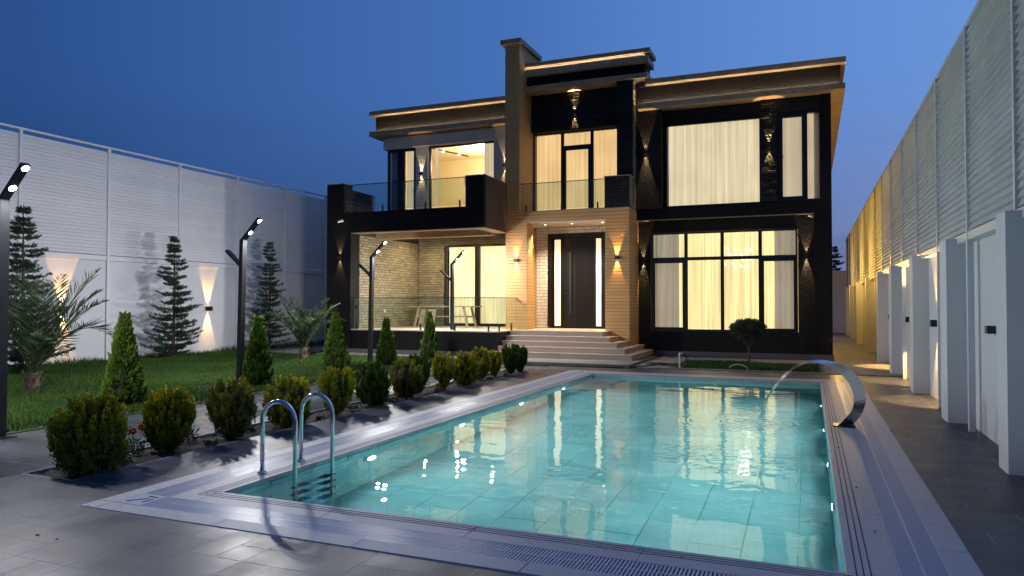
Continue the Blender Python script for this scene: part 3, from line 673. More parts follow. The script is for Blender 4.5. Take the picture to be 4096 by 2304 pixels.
# --- balcony, upper left
BY = 19.45
W(m_smooth_b, -14.49, -8.881, BY, BY+.16, 3.88, 4.52, name='balcony_front')
W(m_smooth_b, -9.50, -8.88, BY-.001, BY+.16, 4.521, 5.43, name='balcony_parapet'); W(m_brown, -9.51, -8.86, BY-.012, BY+.17, 5.43, 5.45, name='coping')
m_side = M('brown_render', (.055, .040, .030), .8, bump=(50, .4, .004))
W(m_side, -9.04, -8.88, BY+.161, Y1, 3.88, 5.43, name='balcony_side'); W(m_brown, -9.05, -8.87, BY+.171, Y1, 5.431, 5.448, name='coping')
W(m_smooth_b, -14.49, -13.84, BY-.002, BY+.47, 4.521, 5.46, name='balcony_parapet'); W(m_brown, -14.50, -13.83, BY-.012, BY+.48, 5.461, 5.48, name='coping')
W(m_side, -14.49, -14.33, BY+.471, 21.9, 4.521, 5.45, name='balcony_side')
W(m_smooth_b, -14.49, -13.57, BY, BY+.47, .0, 3.879, name='corner_pillar'); W(m_smooth_b, -14.49, -13.90, BY+.471, 24, -.1, 3.86, name='side_wall')
W(m_floor, -14.30, -9.05, BY+.161, YR-.001, 4.46, 4.50, name='balcony_floor')
W(m_brown, -13.56, -8.9, BY+.01, BY+.35, 3.855, 3.879, name='soffit_band')
W(m_brown, -9.25, -8.885, BY+.351, Y1, 3.855, 3.879, name='soffit_band')
W(m_brown, -13.56, -9.3, 20.9, 21.2, 3.78, 4.1, name='ceiling_beam')
W(m_brown, -13.9, -8.9, BY+.161, 23.9, 4.12, 4.18, name='terrace_ceiling')
W(m_smooth_b, -14.3, -8.9, BY+.161, 22.14, 4.20, 4.45, name='balcony_slab')
def railing(pts, z0, z1, clamps, name, label, ztop=None):
    t = empty(name, (pts[0][0], pts[0][1], z0), label, 'glass railing')
    for k in range(len(pts)-1):
        (xa, ya), (xb, yb) = pts[k], pts[k+1]; d = Vector((xb-xa, yb-ya, 0)).normalized(); nn = max(1, round((Vector((xb-xa, yb-ya, 0)).length)/2.6)); nrm_ = Vector((-d.y, d.x, 0))*.006
        for j in range(nn):
            A = Vector((xa, ya, 0)).lerp(Vector((xb, yb, 0)), j/nn)+d*.004; B = Vector((xa, ya, 0)).lerp(Vector((xb, yb, 0)), (j+1)/nn)-d*.004
            q = [A-nrm_, B-nrm_, B+nrm_, A+nrm_]; zz = lambda z: [(p.x, p.y, z) for p in q]
            MB().hexa(zz(z0+.05)+zz(z1-.02)).build('glass_pane', m_glass, t)
        MB().bar((xa, ya, z1-.01), (xb, yb, z1-.01), .035, .02, side=(0, 0, 1)).build('handrail', m_frame, t)
    for x, y in clamps:
        c = MB().tube([(x, y, z0), (x, y, z0+.20)], .026, 12).build('clamp', m_frame, t)
        MB().tube([(x, y, z0+.001), (x, y, z0+.012)], .045, 12).build('foot', m_frame, c)
    return t
railing([(-13.84, BY+.06), (-9.50, BY+.06)], 4.52, 5.42, [(x, BY+.03) for x in (-13.6, -12.4, -11.63, -10.87, -9.70)], 'balcony_railing', 'glass railing with black handrail on the large upper left balcony')
railing([(-14.4, 21.9), (-14.4, 22.14)], 4.52, 5.42, [], 'balcony_railing', 'short glass railing piece at the far left corner of the upper balcony')
railing([(-8.44, Y1+.05), (-5.73, Y1+.05)], 4.50, 5.40, [(x, Y1+.03) for x in (-8.24, -7.07, -5.92)], 'balcony_railing', 'glass railing of the small middle balcony above the front door')
railing([(-13.57, 19.56), (-8.55, 19.56), (-8.55, Y1)], .80, 1.80, [(x, 19.53) for x in (-13.38, -12.22, -11.06, -9.88, -8.77)]+[(-8.52, 19.75), (-8.52, 20.7)], 'terrace_railing', 'long glass railing with black handrail along the lower terrace')
# --- terrace
W(m_smooth_b, -13.57, -8.50, 19.5, 23.9, -.0, .765, name='terrace_base'); W(m_floor, -13.56, -8.48, 19.48, 23.9, .766, .80, name='terrace_floor')
W(m_plinth, -14.49, -8.49, 19.42, 19.449, .0, .18, name='plinth')
m_tw = M('terrace_wall', (.13, .11, .085), .9)
W(m_mortar_g, -13.80, -13.585, BY+.471, 24, .80, 4.15, name='terrace_wall'); W(m_mortar_g, -13.58, -8.93, 23.79, 24.0, 3.78, 4.15, name='terrace_wall'); W(m_mortar_g, -13.58, -12.46, 23.791, 24.0, .80, 3.78, name='terrace_wall')
brickwall('x', -13.585, 19.93, 23.76, .81, 3.84, .235, .088, .030, m_brick_g, house, face=1, seed=11, joint=.017)
brickwall('y', 23.79, -13.55, -9.0, .81, 4.10, .235, .088, .030, m_brick_g, house, holes=((-12.46, -8.9, 0, 3.78),), seed=12, joint=.017)
window(-12.46, -9.0, .80, 3.78, 23.76, mull=((-11.22, -11.05),), fr=.10, name='terrace_door')
curtain(-12.38, -11.25, .85, 3.72, 23.98, mc_terr, house, wave=.12, amp=.03, seed=5); curtain(-11.1, -9.05, .85, 3.72, 23.98, mc_terr, house, wave=.12, amp=.03, seed=6)
W(m_tw, -8.94, -8.55, 21.73, 24, .80, 4.1, name='terrace_wall')
for x in (-12.6, -11.3, -10.0):  # lamps added out of view behind the beam to brighten the terrace
    d = empty('downlight', (x, 22.6, 4.11), 'added unseen downlight in the terrace ceiling, '+{-12.6: 'leftmost of three', -11.3: 'middle of three', -10.0: 'rightmost of three'}[x], 'downlight', group='added downlights in the terrace ceiling')
    MB().tube([(x, 22.6, 4.110), (x, 22.6, 4.118)], .05, 16).build('rim', m_white_p, d); MB().disc((x, 22.6, 4.109), (0, 0, -1), .036).build('lens', e_down, d)
    light('bulb', 'SPOT', (x, 22.6, 4.09), d, 130, (1, .78, .45), rot=(0, 0, -1), spot_size=R(165), spot_blend=.6, shadow_soft_size=.04)
sk = empty('wall_socket', (-13.56, 21.46, 1.3), 'white double socket on the left brick wall of the terrace', 'socket')
MB().box(-13.562, -13.545, 21.40, 21.53, 1.31, 1.41).build('plate', m_white_p, sk); MB().box(-13.545, -13.542, 21.44, 21.49, 1.34, 1.38).build('outlet', m_groove, sk)
# --- portal: boards, chimney
PL = []
def boards(x0, x1, y0, y1, z0, z1, h=.1, core=True):
    n = max(1, round((z1-z0)/h)); hh = (z1-z0)/n
    for i in range(n): PL.append((x0, x1, y0, y1, z0+i*hh+.004, z0+(i+1)*hh-.004, m_plank, house))
    if core: MB().box(x0+.014, x1-.014, y0+.014, y1-.014, z0+.001, z1-.001).build('core', m_gap, house)
boards(-8.93, -8.20, Y1, 21.72, .80, 4.17); boards(-8.93, -8.53, 21.721, 22.88, .80, 4.17)
boards(-5.68, -4.94, Y1, 22.44, .08, 4.17)
boards(-8.93, -4.94, Y1, 22.44, 4.171, 4.50, h=.11)
boards(-8.96, -8.46, Y1, 22.95, 4.501, 9.87)
pieces('cladding_board', PL, house, 300, bevel=.005, jit=.0006)
W(m_brown, -9.08, -8.38, Y1-.10, 23.05, 9.871, 10.02, name='chimney_cap')
W(m_mortar_g, -14.0, -8.97, 23.0, 24.0, 8.44, 8.46, name='roof_ledge')
W(m_soffit, -8.53, -5.68, 21.25, 22.89, 4.158, 4.17, name='porch_ceiling')
for x in (-7.86, -6.96, -5.97):
    d = empty('downlight', (x, 21.94, 4.15), {-7.86: 'left', -6.96: 'middle', -5.97: 'right'}[x]+' round recessed downlight in the porch ceiling over the front door', 'downlight', group='downlights over the front door')
    MB().tube([(x, 21.94, 4.150), (x, 21.94, 4.157)], .05, 16).build('rim', m_white_p, d); MB().disc((x, 21.94, 4.149), (0, 0, -1), .036).build('lens', e_down, d)
    light('bulb', 'SPOT', (x, 21.94, 4.13), d, 430, (1, .83, .58), rot=(0, 0, -1), spot_size=R(115), spot_blend=.8, shadow_soft_size=.04)
# door wall
YD = 22.9
W(m_mort_w, -8.6, -8.10, YD+.012, YD+.2, .8, 4.157); W(m_mort_w, -8.10, -5.6, YD+.012, YD+.2, 3.95, 4.157)
brickwall('y', YD+.012, -8.52, -5.69, .805, 4.15, .30, .105, .030, m_brick_w, house, holes=((-8.10, -6.12, 0, 3.95),), seed=21, joint=.018)
W(m_brick_w, -6.12, -5.6, YD+.013, YD+.2, .8, 3.95)
dr = MB().box(-8.10, -7.96, YD-.04, YD+.1, .80, 3.94).box(-6.26, -6.12, YD-.04, YD+.1, .80, 3.94).box(-7.96, -6.26, YD-.04, YD+.1, 3.82, 3.94).build('door_frame', m_door, house)
for a, b in ((-7.90, -7.66), (-6.47, -6.27)):
    MB().box(a+.025, b-.01, YD+.02, YD+.04, .88, 3.745).build('sidelight', e_side, dr)
MB().box(-7.96, -6.26, YD+.045, YD+.06, .80, 3.82).build('backing', m_door, dr)
dl = MB().box(-7.655, -6.475, YD+.005, YD+.044, .83, 3.80).build('door', m_door, house)
for i in range(17): MB().box(-7.13+i*.036, -7.13+i*.036+.022, YD-.007, YD+.005, .86, 3.77).build('flute', m_door, dl)
MB().box(-7.34, -7.27, YD-.06, YD-.035, 1.29, 3.33).box(-7.32, -7.29, YD-.035, YD+.005, 1.5, 1.54).box(-7.32, -7.29, YD-.035, YD+.005, 3.1, 3.14).build('pull_handle', m_frame, dl)
for z in (2.29, 1.86): MB().tube([(-7.50, YD-.012, z), (-7.50, YD+.004, z)], .028, 14).build('lock', m_chrome, dl)
MB().bar((-7.52, YD-.03, 1.965), (-7.40, YD-.03, 1.965), .022, .022).build('lever', m_chrome, dl)
# black volumes above the portal
W(m_smooth_b, -8.455, -5.0, 22.27, 22.9, 7.25, 8.46); brickwall('y', 22.27, -8.455, -5.47, 7.27, 8.45, .25, .092, .035, m_brick_b, house, seed=31)
W(m_smooth_b, -5.44, -4.95, 21.71, 22.9, 5.46, 8.46, name='pier'); brickwall('y', 21.71, -5.45, -4.94, 5.46, 8.45, .25, .092, .022, m_brick_b, house, seed=32)
brickwall('x', -4.95, 21.72, 22.14, 5.46, 8.45, .24, .092, .022, m_brick_g, house, face=1, seed=33)  # warm light on the black pier's side, painted as olive brick
W(m_smooth_b, -5.70, -4.95, Y1+.02, 22.14, 4.501, 5.44, name='parapet_block'); brickwall('y', Y1+.02, -5.71, -4.94, 4.51, 5.43, .25, .092, .022, m_brick_b, house, seed=34)
brickwall('x', -4.95, Y1+.03, 22.07, 4.51, 5.43, .24, .092, .022, m_brick_g, house, face=1, seed=35)  # block's side likewise takes the olive tone for warm light
W(m_brown, -5.73, -4.91, Y1-.01, 21.70, 5.441, 5.46, name='coping')
window(-8.44, -5.40, 4.55, 7.22, 22.42, mull=((-7.49, -7.39), (-6.49, -6.39)), trans=((6.68, 6.76, (1,)),), inner={(1, 0): .075}, fr=.05, name='balcony_door')
curtain(-8.40, -5.40, 4.6, 7.2, 22.62, mc_warm, house, wave=.16, amp=.028, seed=9)
W(m_floor, -8.455, -5.71, Y1+.02, 22.41, 4.501, 4.52, name='balcony_floor')
# canopy above
YC = 21.65
lc = W(m_brown, -8.455, -4.48, YC, 22.6, 8.461, 8.61, name='canopy_shelf'); W(m_smooth_b, -8.455, -4.60, 21.85, 22.6, 8.611, 8.95, name='canopy_band')
W(m_brown, -8.455, -4.47, YC, 22.6, 8.951, 9.12, name='canopy_shelf'); W(m_soffit, -8.455, -4.58, 21.76, 22.5, 9.121, 9.235, name='canopy_band'); W(m_brown, -8.455, -4.42, YC, 22.65, 9.236, 9.36, name='canopy_shelf')
MB().box(-8.44, -4.62, 21.72, 21.724, 9.121, 9.125).build('led_strip', e_canopy, house); MB().box(-8.44, -4.62, 21.665, 21.675, 9.121, 9.15).build('strip_cover', m_brown, house)
light('chimney_bulb', 'SPOT', (-8.30, 22.0, 9.20), house, 12, (1, .72, .35), rot=(-.35, -.5, .8), spot_size=R(120), spot_blend=1, shadow_soft_size=.03)
# pick out the 300 largest bricks of the house
pieces('brick', BR, house, 300, bevel=.006, jit=.001, rot=.004)
# --- entrance steps
stp = empty('entrance_steps', (-6.8, 20.2, .08), 'five broad marble entrance steps in front of the black door', 'steps')
for k, (x0, x1, y0, ye) in enumerate(((-8.85, -4.42, 19.28, 22.14), (-8.64, -4.69, 19.56, 22.14), (-8.50, -4.97, 19.84, Y1-.001), (-8.49, -5.25, 20.12, Y1-.001), (-8.48, -5.53, 20.40, Y1-.001))):
    z0 = .08+.144*k; z1 = z0+.144
    a = MB().box(x0+.02, x1-.02, y0+.02, ye if ye < 22 else Y1-.001, z0, z1-.03)
    st_ = a.build('riser', m_stone, stp)
    n = 4
    for j in range(n):
        MB().box(x0+(x1-x0)*j/n+.0015, x0+(x1-x0)*(j+1)/n-.0015, y0, y0+.30 if k < 4 else Y1-.001, z1-.03, z1).build('tread', m_stone, stp)
    if k < 4: MB().box(x1-.31, x1, y0+.301, ye, z1-.03, z1).build('tread', m_stone, stp); 
    if ye > 22: MB().box(-4.935, x1-.02, Y1, ye, z0, z1-.031).build('riser', m_stone, stp)
MB().box(-8.535, -5.68, Y1-.0, 22.9, .70, .80).build('landing', m_floor, stp)
for k in range(5): MB().box(-8.62+.0*k, -8.502, 19.30+.28*k-.02 if k else 19.46, 19.6+.28*k, .08+.144*k, .08+.144*(k+1)+.03).build('cheek_stone', m_floor, stp) if False else None
# ------------------------------------------------------------------ boundary walls
lw = empty('boundary_wall', (-18.1, 10, 0), 'white boundary wall with horizontal metal slats behind the lawn on the left', 'wall')
ys = [-2.85+2.452*k for k in range(12)]; ys = [y for y in ys if y < 24.2]   # posts (…, 11.87, 14.32, 16.77, 19.2, 21.66)
ys = [11.87+2.447*k for k in range(-5, 6)]
SL = []
for k in range(len(ys)-1):
    a, b = ys[k], ys[k+1]
    MB().box(-18.16, -18.02, a+.05, b-.05, -.3, 2.78).build('wall_panel', m_conc, lw)
    MB().box(-18.10, -17.98, a+.05, b-.05, 2.79, 2.92).build('ledge', m_slat, lw)
    n = 32
    for i in range(n):
        z = 2.935+i*.0897; SL.append((a, b, z))
def slat_mesh(length, m, pitch, depth, sgn):
    """a louvre: vertical face leaning out over the next, along y"""
    prof = [(0, 0), (sgn*depth, .010), (sgn*depth*.85, .016), (sgn*.004, pitch*1.02), (-sgn*.004, pitch*1.02), (-sgn*.004, 0)]
    v = [(x, -length/2, z) for x, z in prof]+[(x, length/2, z) for x, z in prof]; n = len(prof)
    f = [tuple(range(n)), tuple(range(2*n-1, n-1, -1))]+[(i, n+i, n+(i+1) % n, (i+1) % n) for i in range(n)]
    f = [t[::-1] for t in f] if sgn < 0 else f
    me = bpy.data.meshes.new('slat'); me.from_pydata(v, [], f); me.materials.append(m); me.update(); return me
def slats(lst, X, m, pitch, depth, sgn, par):
    lst = sorted(lst, key=lambda s: (X**2+((s[0]+s[1])/2)**2)); cache = {}; rest = MB()
    for i, (a, b, z) in enumerate(lst):
        ln = round(b-a-.075, 3)
        if i < 298:
            if ln not in cache: cache[ln] = slat_mesh(ln, m, pitch, depth, sgn)
            o = place('slat', cache[ln], (X, (a+b)/2, z), par); o.rotation_euler.x = random.uniform(-.0006, .0006)
        else:
            pr = [(0, 0), (sgn*depth, .010), (sgn*.004, pitch*1.02), (-sgn*.004, pitch*1.02)]
            n0 = len(rest.v); rest.v += [(X+x, a+.037, z+zz) for x, zz in pr]+[(X+x, b-.037, z+zz) for x, zz in pr]
            for q in ((0,4,5,1),(1,5,6,2),(2,6,7,3),(3,7,4,0),(0,1,2,3),(7,6,5,4)): rest.f.append(tuple(n0+j for j in q)); rest.t.append(random.random())
    if rest.v: rest.build('slats', m, par, kind='stuff')
slats(SL, -18.03, m_slat, .0897, .032, 1, lw)
for y in ys: MB().box(-18.06, -17.975, y-.037, y+.037, -.1 if False else .0, 5.90).build('post', m_post, lw)
MB().box(-18.04, -17.98, ys[0], 24.2, 5.90, 5.95).build('top_rail', m_post, lw)
MB().box(-18.2, -18.165, ys[0], 24.2, -.3, 2.78).build('backing', m_conc, lw)
MB().box(-18.06, -18.05, 18.0, 18.06, 4.98, 5.0).build('mark', m_groove, lw)
rw = empty('boundary_wall', (2.0, 20, 0), 'tall white slatted boundary wall with concrete piers along the right side of the pool', 'wall')
yp = [6.03+2.33*k for k in range(0, 17)]
SL = []
for k in range(len(yp)-1):
    a, b = yp[k], yp[k+1]
    for i in range(29 if True else 0):
        z = 2.53+i*.0895; SL.append((a, b, z))
slats(SL, 1.90, m_slat_r, .0895, .045, -1, rw)
for y in yp: MB().box(1.845, 1.92, y-.037, y+.037, .0, 5.14).build('post', m_post, rw)
MB().box(1.86, 1.92, yp[0], 44.5, 5.141, 5.19).build('top_rail', m_post, rw)
MB().box(1.93, 1.96, yp[0], 44.5, 2.53, 5.12).build('backing', m_slat_r, rw)
for k in range(len(yp)-1): MB().box(1.975, 2.2, yp[k]+.001, yp[k+1]-.001, -.3, 2.50).build('wall_panel', m_conc, rw)
for k in range(len(yp)-1): MB().box(1.85, 1.974, yp[k]+.04, yp[k+1]-.04, 2.42, 2.52).build('ledge', m_post, rw)
for y0, y1 in ((8.12, 8.5), (11.36, 11.88), (14.87, 15.35), (18.6, 19.1), (22.15, 22.65), (26.6, 27.1), (31.9, 32.4), (37.0, 37.5), (41.2, 41.7)):
    MB().box(1.72, 1.974, y0, y1, -.2, 2.49).build('pier', m_conc, rw)
ew = empty('end_wall', (0, 44.6, 0), 'pale plain wall closing the side passage behind the house', 'wall')
MB().box(-1.0, 2.3, 44.5, 44.8, -.2, 3.5).build('wall_panel', m_conc, ew)
# ------------------------------------------------------------------ wall lamps
AMB = (1, .56, .17); WRM = (1, .66, .28)
def sconce(p, n, label, e=10, colr=AMB, ang=46, on=True, size=1):
    p = Vector(p); n = Vector(n); t = Vector((-n.y, n.x, 0)); d = .085 if size < 1.2 else .13
    s = empty('wall_lamp', p, label, 'wall lamp', group='wall lamps shining up and down' if on else None)
    w_ = .062*size; h_ = .045*size
    def bx(a0, a1, b0, b1, c0, c1):       # a along wall, b outwards
        q = [p+t*a+n*b+Vector((0, 0, c)) for c in (c0, c1) for a, b in ((a0, b0), (a1, b0), (a1, b1), (a0, b1))]
        if n.x+ n.y > 0 and abs(n.x) > .5: pass
        return q
    body = MB().hexa(bx(-w_, w_, d-.008, d, -h_, h_)).hexa(bx(-w_, w_, .002, .010, -h_, h_)).hexa(bx(-w_, -w_+.008, .0101, d-.0081, -h_, h_)).hexa(bx(w_-.008, w_, .0101, d-.0081, -h_, h_)).hexa(bx(-w_+.0081, w_-.0081, .0101, d-.0081, -.008, .008))
    body.build('housing', m_frame, s)
    if on:
        for sg in (1, -1):
            MB().hexa(bx(-w_+.012, w_-.012, .016, d-.014, *sorted((sg*.009, sg*.016)))).build('lens', e_amber, s)
            light('bulb', 'SPOT', p+n*(.034 if size < 1.2 else .07)+Vector((0, 0, sg*.020)), s, e*2.6, colr, rot=-n*.05+Vector((0, 0, sg)), spot_size=R(ang-4), spot_blend=.3, shadow_soft_size=.012)
    return s
sconce((-4.79, YW, 2.95), (0, -1, 0), 'small up and down lamp between tan column and ground floor window', 42, WRM, 40)
sconce((-.08, YW, 3.0), (0, -1, 0), 'small up and down lamp right of the large ground floor window', 42, WRM, 40)
sconce((-4.63, YR-.07, 6.25), (0, -1, 0), 'up and down lamp on black stucco left of the large upper window', 42, WRM, 40)
sconce((-1.06, YR+.0, 6.17), (0, -1, 0), 'up and down lamp on the black brick strip between upper right windows', 70, WRM, 42)
sconce((-8.56, Y1, 2.98), (0, -1, 0), 'amber up and down lamp on the tan column left of the front door', 60)
sconce((-5.31, Y1, 2.99), (0, -1, 0), 'amber up and down lamp on the tan column right of the front door', 60)
sconce((-6.96, 22.235, 7.73), (0, -1, 0), 'up and down lamp on black bricks above the middle balcony window', 90, WRM, 40)
sconce((-13.97, BY-.002, 3.09), (0, -1, 0), 'up and down lamp on the black pillar left of the terrace', 50, WRM)
sconce((-12.52, YR, 6.15), (0, -1, 0), 'up and down lamp on white stucco between the upper left windows', 20, WRM)
sconce((-9.33, YR, 6.22), (0, -1, 0), 'up and down lamp on white stucco beside the tan chimney', 20, WRM)
sconce((-18.02, 13.0, 1.46), (1, 0, 0), 'up and down lamp on the left boundary wall behind the near palm', 130, (1, .54, .16), 46, size=1.5)
sconce((-18.02, 17.95, 1.44), (1, 0, 0), 'up and down lamp on the left boundary wall between the two tall cedars', 120, (1, .54, .16), 44, size=1.5)
sconce((1.975, 9.88, 1.31), (-1, 0, 0), 'unlit dark box lamp on the nearest panel of the right boundary wall', on=False)
for y, lb, e in ((13.75, 'second panel of the right wall, beyond the unlit lamp', 34), (17.1, 'third panel of the right wall beside the pool end', 34), (20.7, 'right wall where the side passage begins', 34)):
    sconce((1.975, y, 1.29), (-1, 0, 0), 'up and down lamp on the '+lb, e*4, (1, .60, .2), 84, size=1.25)
for y, lb in ((23.3, 'at its front corner'), (26.5, 'just inside the side passage'), (31.0, 'midway along the side passage'), (37.0, 'far down the side passage')):
    s = empty('wall_lamp', (.62, y, 3.0), 'warm lamp on the black side wall of the house '+lb, 'wall lamp', group='lamps on the house side wall')
    MB().box(.591, .68, y-.05, y+.05, 2.95, 3.05).build('housing', m_frame, s)
    light('bulb', 'POINT', (.76, y, 3.0), s, 75 if y < 24 else 130, (1, .60, .14), shadow_soft_size=.04)
# ------------------------------------------------------------------ garden lamp posts
def lamp_post(x, y, label, lean=0, e=1.0):
    t = empty('garden_lamp', (x, y, 0), label, 'garden lamp', group='black garden lamp posts with angled heads')
    w_ = .10
    MB().bar((x, y, 0), (x+lean, y, 2.84), .085, .115, side=(0, 1, 0)).build('post', m_dark, t)
    X, Zt = x+lean, 2.84
    head = MB().bar((X-.028, y, Zt-.03), (X+.40, y, Zt+.40), .05, .10, side=(0, 1, 0)); hd = head.build('lamp_head', m_dark, t)
    MB().bar((X-.0, y, 2.30), (X-.40, y, 2.64), .05, .10, side=(0, 1, 0)).build('lower_arm', m_dark, t)
    MB().box(x-.13, x+.13, y-.13, y+.13, .0, .012).build('foot_plate', m_dark, t)
    n = Vector((.707, 0, -.707))
    for s in (.15, .37):
        c = Vector((X+s, y, Zt+s*1.005)) + n*.0265
        MB().tube([c-n*.004, c+n*.006], .047, 16).build('lens_ring', m_frame, hd); MB().disc(c+n*.0075, n, .042, 16).build('led', e_led, hd)
        light('bulb', 'AREA', c+n*.014, t, 95*e, (1, .975, .95), rot=n+Vector((0, 0, -.1)), shape='DISK', size=.10, spread=R(180))
    for s in (.12, .34):
        c = Vector((X-s, y, 2.31+s*.85)) + Vector((-.65, 0, -.76)).normalized()*.0265
        nn_ = Vector((-.65, 0, -.76)); MB().tube([c, c+nn_*.006], .040, 12).build('lens_ring', m_frame, t); MB().disc(c+nn_*.0075, nn_, .034, 16).build('led', e_led, t)
        light('bulb', 'AREA', c+nn_*.014, t, 85, (1, .975, .95), rot=nn_+Vector((-.25, 0, 0)), shape='DISK', size=.10, spread=R(180))
lamp_post(-8.93, 5.69, 'nearest black garden lamp post, at the left edge of the photo', .0, .55)
lamp_post(-10.22, 11.01, 'second black garden lamp post, tallest one standing clear against the white wall', .06)
lamp_post(-10.67, 16.19, 'third black garden lamp post, in front of the terrace brick wall', .05)
lamp_post(-10.21, 20.0, 'farthest black garden lamp post, in front of the terrace curtains', .0)
# ------------------------------------------------------------------ table, cameras and small things
tb = empty('table', (-11.95, 22.7, .8), 'light wooden trestle table standing on the terrace', 'table')
MB().box(-13.18, -10.62, 22.30, 23.15, 1.49, 1.53).build('tabletop', m_wood, tb)
for xx, s_ in ((-12.75, -1), (-11.0, 1)):
    for yy, q in ((22.42, -1), (23.03, 1)): MB().bar((xx+s_*.16, yy+q*.04, .80), (xx, yy, 1.49), .075, .055).build('leg', m_wood, tb)
    MB().bar((xx+s_*.06, 22.42, 1.16), (xx+s_*.06, 23.03, 1.16), .05, .06).build('brace', m_wood, tb)
MB().bar((-12.80, 22.72, 1.16), (-10.95, 22.72, 1.16), .05, .05).build('stretcher', m_wood, tb)
pb = empty('panel', (-13.1, 23.6, .9), 'white panel leaning on the brick wall behind the terrace table', 'panel')
MB().hexa([(-13.4, 23.5, .81), (-12.75, 23.5, .81), (-12.75, 23.53, .81), (-13.4, 23.53, .81), (-13.4, 23.70, 1.4), (-12.75, 23.70, 1.4), (-12.75, 23.73, 1.4), (-13.4, 23.73, 1.4)]).build('sheet', m_white_p, pb)
for x, y, z, lb, d in ((-13.87, BY, 4.27, 'small white security camera on the black pillar under the balcony', 1), (.02, 22.3, 4.12, 'small white security camera under the floor band at the right house corner', -1)):
    cm_ = empty('security_camera', (x, y, z), lb, 'security camera')
    MB().tube([(x, y-.005, z), (x, y-.07, z)], .035, 12).build('bracket', m_white_p, cm_); MB().tube([(x+.03*d, y-.06, z+.01), (x-.09*d, y-.16, z-.05)], .036, 12).build('body', m_white_p, cm_)
    MB().tube([(x-.0901*d, y-.1601, z-.0501), (x-.094*d, y-.163, z-.052)], .025, 12).build('lens', m_frame, cm_)
ch_ = empty('chandelier', (-1.95, 23.9, 3.0), 'glowing chandelier of many small globes behind the ground floor curtain', 'chandelier')
rod = MB().tube([(-1.95, 23.9, 3.9), (-1.95, 23.9, 3.1)], .012, 6).build('rod', m_chrome, ch_)
light('bulb', 'POINT', (-1.95, 23.9, 3.25), ch_, 70, (1, .86, .62), shadow_soft_size=.2)
for i in range(18):
    a = i*2.4; rr = .16+.36*((i*7) % 5)/4; zz = 3.05+.30*math.sin(i*1.7)
    MB().sphere((-1.95+rr*math.cos(a), 23.9+rr*math.sin(a), zz), .038, 8, 6).build('globe', e_lamp, ch_, smooth=True)
    MB().tube([(-1.95, 23.9, 3.15), (-1.95+rr*math.cos(a), 23.9+rr*math.sin(a), zz)], .005, 4).build('arm', m_chrome, ch_)
sp = empty('standpipe', (-3.01, 18.32, 0), 'white plastic standpipe with tap beside the small bed', 'water tap')
MB().tube([(-3.01, 18.32, .0), (-3.01, 18.32, .36)], .022, 12).build('pipe', m_pvc, sp); MB().tube([(-3.01, 18.32, .35), (-2.99, 18.32, .375), (-2.93, 18.34, .375)], [.028, .028, .018], 12).build('elbow', m_pvc, sp)
MB().box(-2.99, -2.89, 18.31, 18.34, .392, .402).build('tap_lever', m_chrome, sp)
hs = empty('garden_hose', (-3.6, 18.5, .02), 'black garden hose running from the standpipe to a loop by the steps', 'hose')
p = [(-2.93, 18.34, .37), (-2.86, 18.36, .30), (-2.84, 18.38, .12), (-2.92, 18.42, .045), (-3.2, 18.62, .04), (-3.5, 18.80, .04), (-3.85, 18.95, .04), (-4.02, 19.12, .04), (-3.8, 19.26, .045), (-3.4, 19.2, .045), (-3.15, 19.05, .06), (-3.2, 18.88, .06), (-3.5, 18.72, .06), (-3.75, 18.45, .045), (-4.05, 18.15, .03), (-4.4, 17.82, .02), (-5.2, 17.72, .02), (-6.6, 17.76, .02), (-7.8, 17.74, .02), (-8.9, 17.80, .02)]
q_ = smoothpath(p, 160); MB().tube([tuple(a) for a in q_], .018, 8).build('tube', m_hose, hs, smooth=True)
hp = empty('bed_hoop', (-1.6, 18.4, 0), 'thin white plastic hoop sticking up at the front of the small bed', 'hoop')
MB().tube([(-1.62+.22*math.cos(t), 18.42, .02+.12*math.sin(t)) for t in np.linspace(0, math.pi, 16)], .010, 8).build('hoop', m_pvc, hp, smooth=True)
# ------------------------------------------------------------------ planting
def soil(x0, x1, y0, y1, z, name, amp=.025):
    nx_, ny_ = max(6, int((x1-x0)/.05)), max(6, int((y1-y0)/.05)); X_, Y_ = np.meshgrid(np.linspace(x0, x1, nx_), np.linspace(y0, y1, ny_), indexing='ij')
    Z_ = z+RNG.uniform(-amp, amp, X_.shape)*.7+amp*np.sin(X_*9+Y_*4)*.4
    V_ = np.stack([X_.ravel(), Y_.ravel(), Z_.ravel()], 1); ii_ = np.arange(nx_*ny_).reshape(nx_, ny_)
    F_ = np.stack([ii_[:-1, :-1].ravel(), ii_[1:, :-1].ravel(), ii_[1:, 1:].ravel(), ii_[:-1, 1:].ravel()], 1)
    return npmesh(name, V_, F_, m_soil, kind='structure')
soil(-6.86, -6.2, 4.6, 16.3, -.035, 'planting_strip_soil')
soil(BED[0], BED[1], BED[2], BED[3], .03, 'garden_bed_soil', .03)
lawn = MB().box(-18.0, -9.06, -6, 18.6, -.4, .012).build('lawn', m_grass_b, kind='structure')
